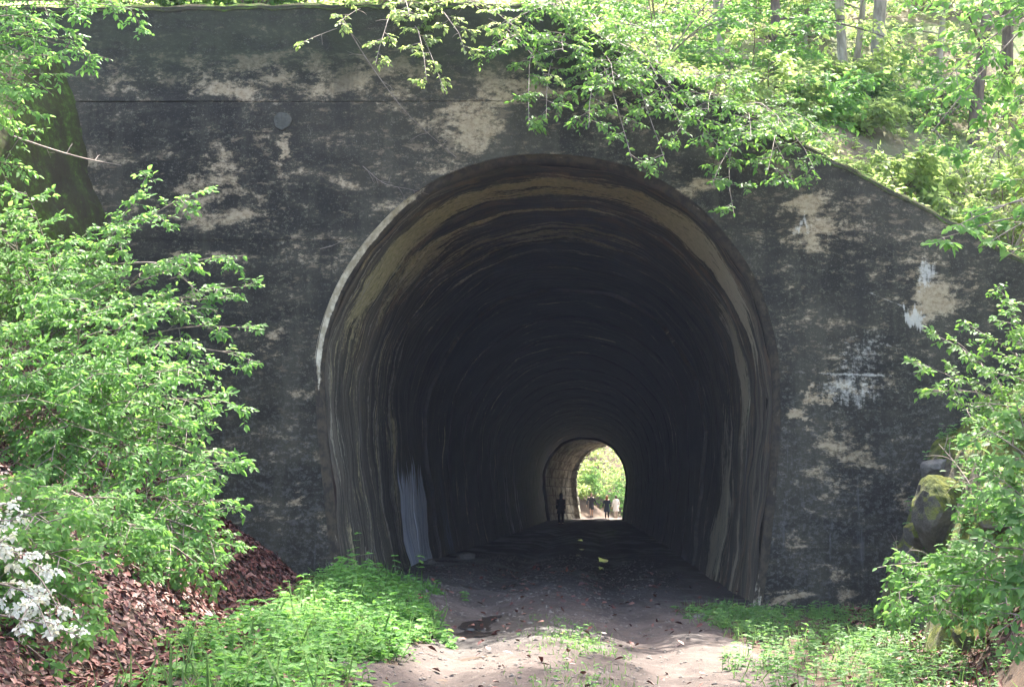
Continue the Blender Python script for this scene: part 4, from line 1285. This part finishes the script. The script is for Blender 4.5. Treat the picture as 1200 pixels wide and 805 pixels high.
# gravel on the track: far too many to count
def gravel():
    r = np.random.default_rng(71)
    n = 15000
    Y = 6 + 24 * r.random(n) ** 1.3
    C = np.where(Y > WY, .44 + .058 * (Y - WY), .44 - .02 * (WY - Y))
    X = C + r.normal(0, 1.1, n)
    X = np.where(r.random(n) < .3, C - 1.5 + r.normal(0, .4, n), X)
    k = (X > -1.9) & (X < 3.0)
    X, Y = X[k], Y[k]; n = len(X)
    s = .006 + .024 * r.random(n) ** 4
    oct_ = np.array([(1, 0, 0), (0, 1, 0), (-1, 0, 0), (0, -1, 0), (0, 0, .6), (0, 0, -.8)], float)
    V = np.stack([X, Y, ground(X, Y) + clods(X, Y) + .018], 1)[:, None] + oct_[None] * s[:, None, None] * r.uniform(.6, 1.5, (n, 6, 1))
    fi = np.array([(0, 1, 4), (1, 2, 4), (2, 3, 4), (3, 0, 4), (1, 0, 5), (2, 1, 5), (3, 2, 5), (0, 3, 5)])
    Fq = (np.arange(n)[:, None, None] * 6 + fi[None]).reshape(-1)
    tag(link('gravel', np_mesh('gravel', V.reshape(-1, 3), Fq, np.full(n * 8, 3)), mat_stone('track_gravel', (.09, .078, .068), (.20, .175, .15))), 'loose gravel scattered over the dirt track', 'gravel', kind='stuff')
gravel()

# ------------------------------------------------------------------ puddles
def mat_water():
    M = Mat('muddy_water')
    n = M.noise(M.P, 3, 4)
    M.bump(M.noise(M.P, 8, 2), .03, .01)
    return M.out(M.mix(n, (.030, .024, .020), (.044, .036, .030)), M.add(.02, M.mul(n, .3)), .5)
MWA = mat_water()
def puddle(px, py, rx, ry, seed):
    c = on_ground(px, py)
    r = np.random.default_rng(seed)
    ph = r.uniform(0, 6.28, 6)
    bm = bmesh.new()
    vs = []
    zs = []
    for k in range(48):
        a = k / 48 * 2 * math.pi
        q = 1 + .22 * math.sin(2 * a + ph[0]) + .16 * math.sin(3 * a + ph[1]) + .1 * math.sin(5 * a + ph[2]) + .07 * math.sin(9 * a + ph[3]) + .05 * math.sin(14 * a + ph[4])
        x, y = c[0] + rx * q * math.cos(a), c[1] + ry * q * math.sin(a)
        vs.append((x, y)); zs.append(float(ground(x, y)))
    z = float(np.mean(zs)) + .026
    top = [bm.verts.new((x, y, z)) for x, y in vs]
    bot = [bm.verts.new((c[0] + (x - c[0]) * 1.02, c[1] + (y - c[1]) * 1.02, z - .08)) for x, y in vs]
    bm.faces.new(top)
    for k in range(48):
        bm.faces.new((top[k], bot[k], bot[(k + 1) % 48], top[(k + 1) % 48]))
    o = bm_link('puddle', bm, MWA)
    tag(o, kind='structure')
puddle(582, 732, .27, .75, 11)
puddle(560, 748, .20, .30, 2)
puddle(703, 667, .055, .28, 3)
puddle(677, 652, .06, .26, 4)
puddle(681, 645, .06, .24, 8)
puddle(680, 634, .09, .45, 5)
puddle(704, 621, .11, .9, 6)

# ------------------------------------------------------------------ dead twigs and vines
def vine(label, pts, seed, r0=.008, nside=5, name='dead_vine', ln=.3):
    pl = Plant(seed)
    P = np.array([at(*q) for q in pts])
    Q, L = catmull(P, 6 * len(P))
    pl.tube(Q, r0, r0 * .35, 5)
    for k in range(nside):
        i = pl.r.integers(2, len(Q) - 2)
        T = norm(Q[i + 1] - Q[i])
        d = norm(T * .6 + pl.r.normal(0, .6, 3) * np.array([1, .25, 1]))
        l = ln * pl.r.uniform(.4, 1)
        C = pl.curve(Q[i], Q[i] + d * l, .1, 6, .1)
        pl.tube(C, r0 * .5, r0 * .15, 4)
        pl.tube(pl.curve(C[3], C[3] + norm(d + pl.r.normal(0, .6, 3) * np.array([1, .2, 1])) * l * .5, .1, 4, .1), r0 * .3, r0 * .1, 3)
    o = link(name, pl.tube_mesh(name), TWIG, None, True)
    tag(o, label, 'vine')
vine('thin dead vine dangling down the wall above the left shoulder of the arch', [(400, 20, 17.0), (430, 70, 17.15), (470, 125, 17.2), (500, 155, 17.24), (535, 185, 17.26)], 1, nside=7)
vine('bare forked vine creeping over the wall left of the arch crown', [(425, 195, 17.27), (450, 215, 17.26), (480, 222, 17.26), (503, 228, 17.27)], 2, r0=.006)
vine('short pale dead twig stuck to the wall left of the arch', [(375, 292, 17.27), (392, 287, 17.26), (408, 278, 17.27)], 3, r0=.006, nside=2, ln=.15)
vine('thin twig lying across the mossy wing wall at the upper left', [(15, 160, 14.0), (60, 175, 14.6), (100, 186, 15.4), (142, 194, 16.4)], 4, r0=.012, nside=4)
vine('bare grey branch among the left shrub against the dark wall', [(130, 310, 14.6), (190, 310, 14.5), (230, 340, 14.4), (250, 352, 14.4)], 5, r0=.012, nside=5)
vine('second bare branch below it in the left shrub against the wall', [(170, 345, 14.4), (205, 350, 14.3), (240, 370, 14.2)], 6, r0=.01, nside=5)
vine('bare twig angled up from the mossy boulder on the right', [(1045, 690, 14.0), (1055, 660, 13.9), (1070, 640, 13.9)], 7, r0=.01, nside=3)
vine('cluster of bare twigs above the grey boulder on the right', [(1150, 590, 13.9), (1125, 550, 14.3), (1100, 520, 14.6)], 8, r0=.01, nside=9)
vine('dry forked stem at the left foot of the tunnel mouth', [(440, 690, 16.9), (430, 660, 17.0), (428, 640, 17.0)], 9, r0=.006, nside=6)

# ------------------------------------------------------------------ people
def skin_body(name, joints, bones, mat, parent):
    me = bpy.data.meshes.new(name)
    keys = list(joints)
    me.from_pydata([joints[k][0] for k in keys], [(keys.index(a), keys.index(b)) for a, b in bones], [])
    ob = bpy.data.objects.new(name, me)
    COL.objects.link(ob)
    ob.modifiers.new('s', 'SKIN')
    ob.modifiers.new('d', 'SUBSURF').levels = 1
    for i, k in enumerate(keys):
        sv = me.skin_vertices[0].data[i]
        rr = joints[k][1]
        sv.radius = rr if isinstance(rr, tuple) else (rr, rr)
        sv.use_root = (k == 'pelvis')
    dg = bpy.context.evaluated_depsgraph_get()
    m2 = bpy.data.meshes.new_from_object(ob.evaluated_get(dg))
    bpy.data.objects.remove(ob, do_unlink=True)
    m2.name = name
    m2.materials.clear()
    o = link(name, m2, mat, None, True)
    o.parent = parent
    return o

def rings(name, prof, mat, parent, seg=16):
    """A closed garment from elliptical rings: (x, y, z, rx, ry)."""
    bm = bmesh.new()
    prev = None
    for (x, y, z, rx, ry) in prof:
        cur = [bm.verts.new((x + rx * math.cos(k / seg * 2 * math.pi) * (1 + .04 * math.sin(k * 2.5)), y + ry * math.sin(k / seg * 2 * math.pi), z)) for k in range(seg)]
        if prev:
            for k in range(seg):
                bm.faces.new((prev[k], prev[(k + 1) % seg], cur[(k + 1) % seg], cur[k]))
        prev = cur
    bm.faces.new(prev)
    o = bm_link(name, bm, mat, None, True)
    o.parent = parent
    return o

def sleeve(name, pts, radii, mat, parent):
    pl = Plant(1)
    for i in range(len(pts) - 1):
        pl.tube(np.array([pts[i], (np.array(pts[i]) * .5 + np.array(pts[i + 1]) * .5), pts[i + 1]]), radii[i], radii[i + 1], 10)
    o = link(name, pl.tube_mesh(name), mat, None, True)
    o.parent = parent
    return o

SKIN = mat_plain('skin', (.48, .30, .22), .55, .4, .08)
def person(label, loc, rot, h, top, hem, top_mat, leg_mat, shoe_mat, hair_mat, stride=.12, arms=((.02, -.06), (.02, -.06)), long_hair=False, bag=None):
    e = empty('person', loc)
    e.rotation_euler = (0, 0, rot)
    e.scale = (h / 1.70,) * 3
    tag(e, label, 'person')
    J = {'pelvis': ((0, 0, .92), (.125, .095)), 'waist': ((0, 0, 1.08), (.115, .085)), 'chest': ((0, 0, 1.28), (.14, .10)), 'collar': ((0, 0, 1.41), (.085, .07)),
         'neck': ((0, 0, 1.48), .05), 'chin': ((0, -.015, 1.545), (.062, .072)), 'brow': ((0, -.01, 1.62), (.076, .09)), 'crown': ((0, .005, 1.685), (.05, .06)), 'nose': ((0, -.105, 1.585), .014)}
    B = [('pelvis', 'waist'), ('waist', 'chest'), ('chest', 'collar'), ('collar', 'neck'), ('neck', 'chin'), ('chin', 'brow'), ('brow', 'crown'), ('brow', 'nose')]
    for s, sg, st, ar in (('l', -1, stride, arms[0]), ('r', 1, -stride, arms[1])):
        sh = np.array([sg * .175, 0, 1.385]); el = np.array([sg * (.215 + ar[0]), .03, 1.11]); wr = np.array([sg * (.235 + ar[0] * 1.5), ar[1], .87]); pm = wr + np.array([sg * .006, -.012, -.07])
        J.update({'sh' + s: (tuple(sh), .056), 'el' + s: (tuple(el), .040), 'wr' + s: (tuple(wr), .027), 'pm' + s: (tuple(pm), (.036, .018))})
        B += [('collar', 'sh' + s), ('sh' + s, 'el' + s), ('el' + s, 'wr' + s), ('wr' + s, 'pm' + s)]
        for f in range(4):
            a = pm + np.array([0, -.027 + .018 * f, -.035]); b2 = a + np.array([-sg * .008, 0, -.030 - .004 * (f in (1, 2))]); c = b2 + np.array([-sg * .014, 0, -.022])
            J.update({f'fa{s}{f}': (tuple(a), .009), f'fb{s}{f}': (tuple(b2), .008), f'fc{s}{f}': (tuple(c), .006)})
            B += [('pm' + s, f'fa{s}{f}'), (f'fa{s}{f}', f'fb{s}{f}'), (f'fb{s}{f}', f'fc{s}{f}')]
        a = wr + np.array([0, -.035, -.035]); b2 = a + np.array([-sg * .005, -.015, -.032])
        J.update({'ta' + s: (tuple(a), .011), 'tb' + s: (tuple(b2), .008)})
        B += [('wr' + s, 'ta' + s), ('ta' + s, 'tb' + s)]
        J.update({'hp' + s: ((sg * .09, 0, .86), .088), 'kn' + s: ((sg * .095, -st * .5 - .02, .49), .054), 'an' + s: ((sg * .10, -st * 1.0 + .03, .085), .036), 'to' + s: ((sg * .115, -st - .12, .035), (.036, .026))})
        B += [('pelvis', 'hp' + s), ('hp' + s, 'kn' + s), ('kn' + s, 'an' + s), ('an' + s, 'to' + s)]
    skin_body('body', J, B, SKIN, e)
    prof = []
    for z, rx, ry in [(hem, .24 if hem < .8 else .19, .19 if hem < .8 else .145), (max(hem + .08, .86), .19, .145), (1.06, .165, .125), (1.26, .20, .14), (1.38, .19, .115), (1.44, .10, .085), (1.475, .068, .066)]:
        prof.append((0, 0, z, rx, ry))
    rings('jacket', prof, top_mat, e)
    for s in ('l', 'r'):
        sleeve('sleeve', [J['sh' + s][0], J['el' + s][0], J['wr' + s][0]], [.075, .058, .046], top_mat, e)
        k, a, t = J['kn' + s][0], J['an' + s][0], J['to' + s][0]
        if leg_mat:
            sleeve('trouser_leg', [J['hp' + s][0], k, (a[0], a[1], .12)], [.105, .075, .062], leg_mat, e)
        bm = bmesh.new()
        bmesh.ops.create_icosphere(bm, subdivisions=2, radius=1)
        for v in bm.verts:
            v.co = Vector((a[0] + .05 * v.co.x, (a[1] + t[1]) / 2 + .125 * v.co.y, max(.0, .05 + .055 * v.co.z)))
        o = bm_link('shoe', bm, shoe_mat, None, True); o.parent = e
    hb = [(0, .075, 1.25 if long_hair else 1.50, .085, .04), (0, .06, 1.45 if long_hair else 1.53, .09, .06), (0, .025, 1.58, .095, .095), (0, .015, 1.65, .09, .098), (0, .01, 1.70, .06, .07), (0, .01, 1.735, .02, .02)]
    rings('hair', hb, hair_mat, e, 12)
    return e

K = lambda n, c: mat_plain(n, c, .8, .2)
def gp(px, y):
    x = (px - 600.0) / F * y
    return (x, y, float(ground(x, y)) + .012)
person('person in a dark jacket and dark knee-length shorts walking beyond the far mouth', gp(692.5, 104.2), R(10), 1.72, None, .84, K('dark_jacket_cloth', (.02, .02, .025)), None, K('dark_shoe', (.03, .028, .026)), K('brown_hair', (.10, .05, .03)), stride=.16, arms=((.10, -.10), (.10, -.02)))
rings('shorts', [(0, 0, .54, .19, .15), (0, 0, .75, .19, .15), (0, 0, .93, .16, .13), (0, 0, .95, .05, .05)], K('dark_shorts_cloth', (.018, .018, .022)), [o for o in COL.objects if o.name.startswith('person')][-1])
person('person with reddish long hair in a flared dark navy coat beyond the far mouth', gp(710.5, 103.2), R(170), 1.64, None, .50, K('navy_cloth', (.012, .02, .035)), K('black_tights', (.015, .015, .017)), K('black_shoe', (.015, .015, .015)), K('reddish_hair', (.22, .075, .035)), stride=.05, arms=((.05, -.05), (.05, -.05)), long_hair=True)
person('person in a pale long coat at the right of the walkers beyond the far mouth', gp(721, 104.6), R(200), 1.68, None, .55, K('pale_coat_cloth', (.72, .68, .66)), K('pale_trousers', (.5, .42, .36)), K('tan_shoe', (.25, .17, .11)), K('dark_brown_hair', (.05, .03, .02)), stride=.08, arms=((.03, -.10), (.03, -.10)))
person('person in dark clothes silhouetted inside the tunnel by the far left wall', gp(657, 73.0), R(185), 1.62, None, .62, K('black_cloth', (.015, .015, .016)), K('black_trousers', (.015, .015, .018)), K('black_boot', (.012, .012, .012)), K('black_hair', (.012, .010, .010)), stride=.03, arms=((-.01, -.06), (.0, -.04)), long_hair=True)

# ------------------------------------------------------------------ thin air volume added round everything to lift the darks like lens glare
def glare_haze(density):
    bm = bmesh.new()
    bmesh.ops.create_cube(bm, size=1)
    for v in bm.verts:
        v.co = Vector((v.co.x * 400, v.co.y * 440 + 100, v.co.z * 70 + 25))
    m = bpy.data.materials.new('glare_veil')
    m.use_nodes = True
    t = m.node_tree
    t.nodes.remove(t.nodes['Principled BSDF'])
    pv = t.nodes.new('ShaderNodeVolumePrincipled')
    pv.inputs['Color'].default_value = (.70, .79, 1, 1)
    pv.inputs['Density'].default_value = density
    t.links.new(pv.outputs[0], t.nodes['Material Output'].inputs['Volume'])
    tag(bm_link('glare_haze', bm, m), kind='stuff')
glare_haze(.00065)
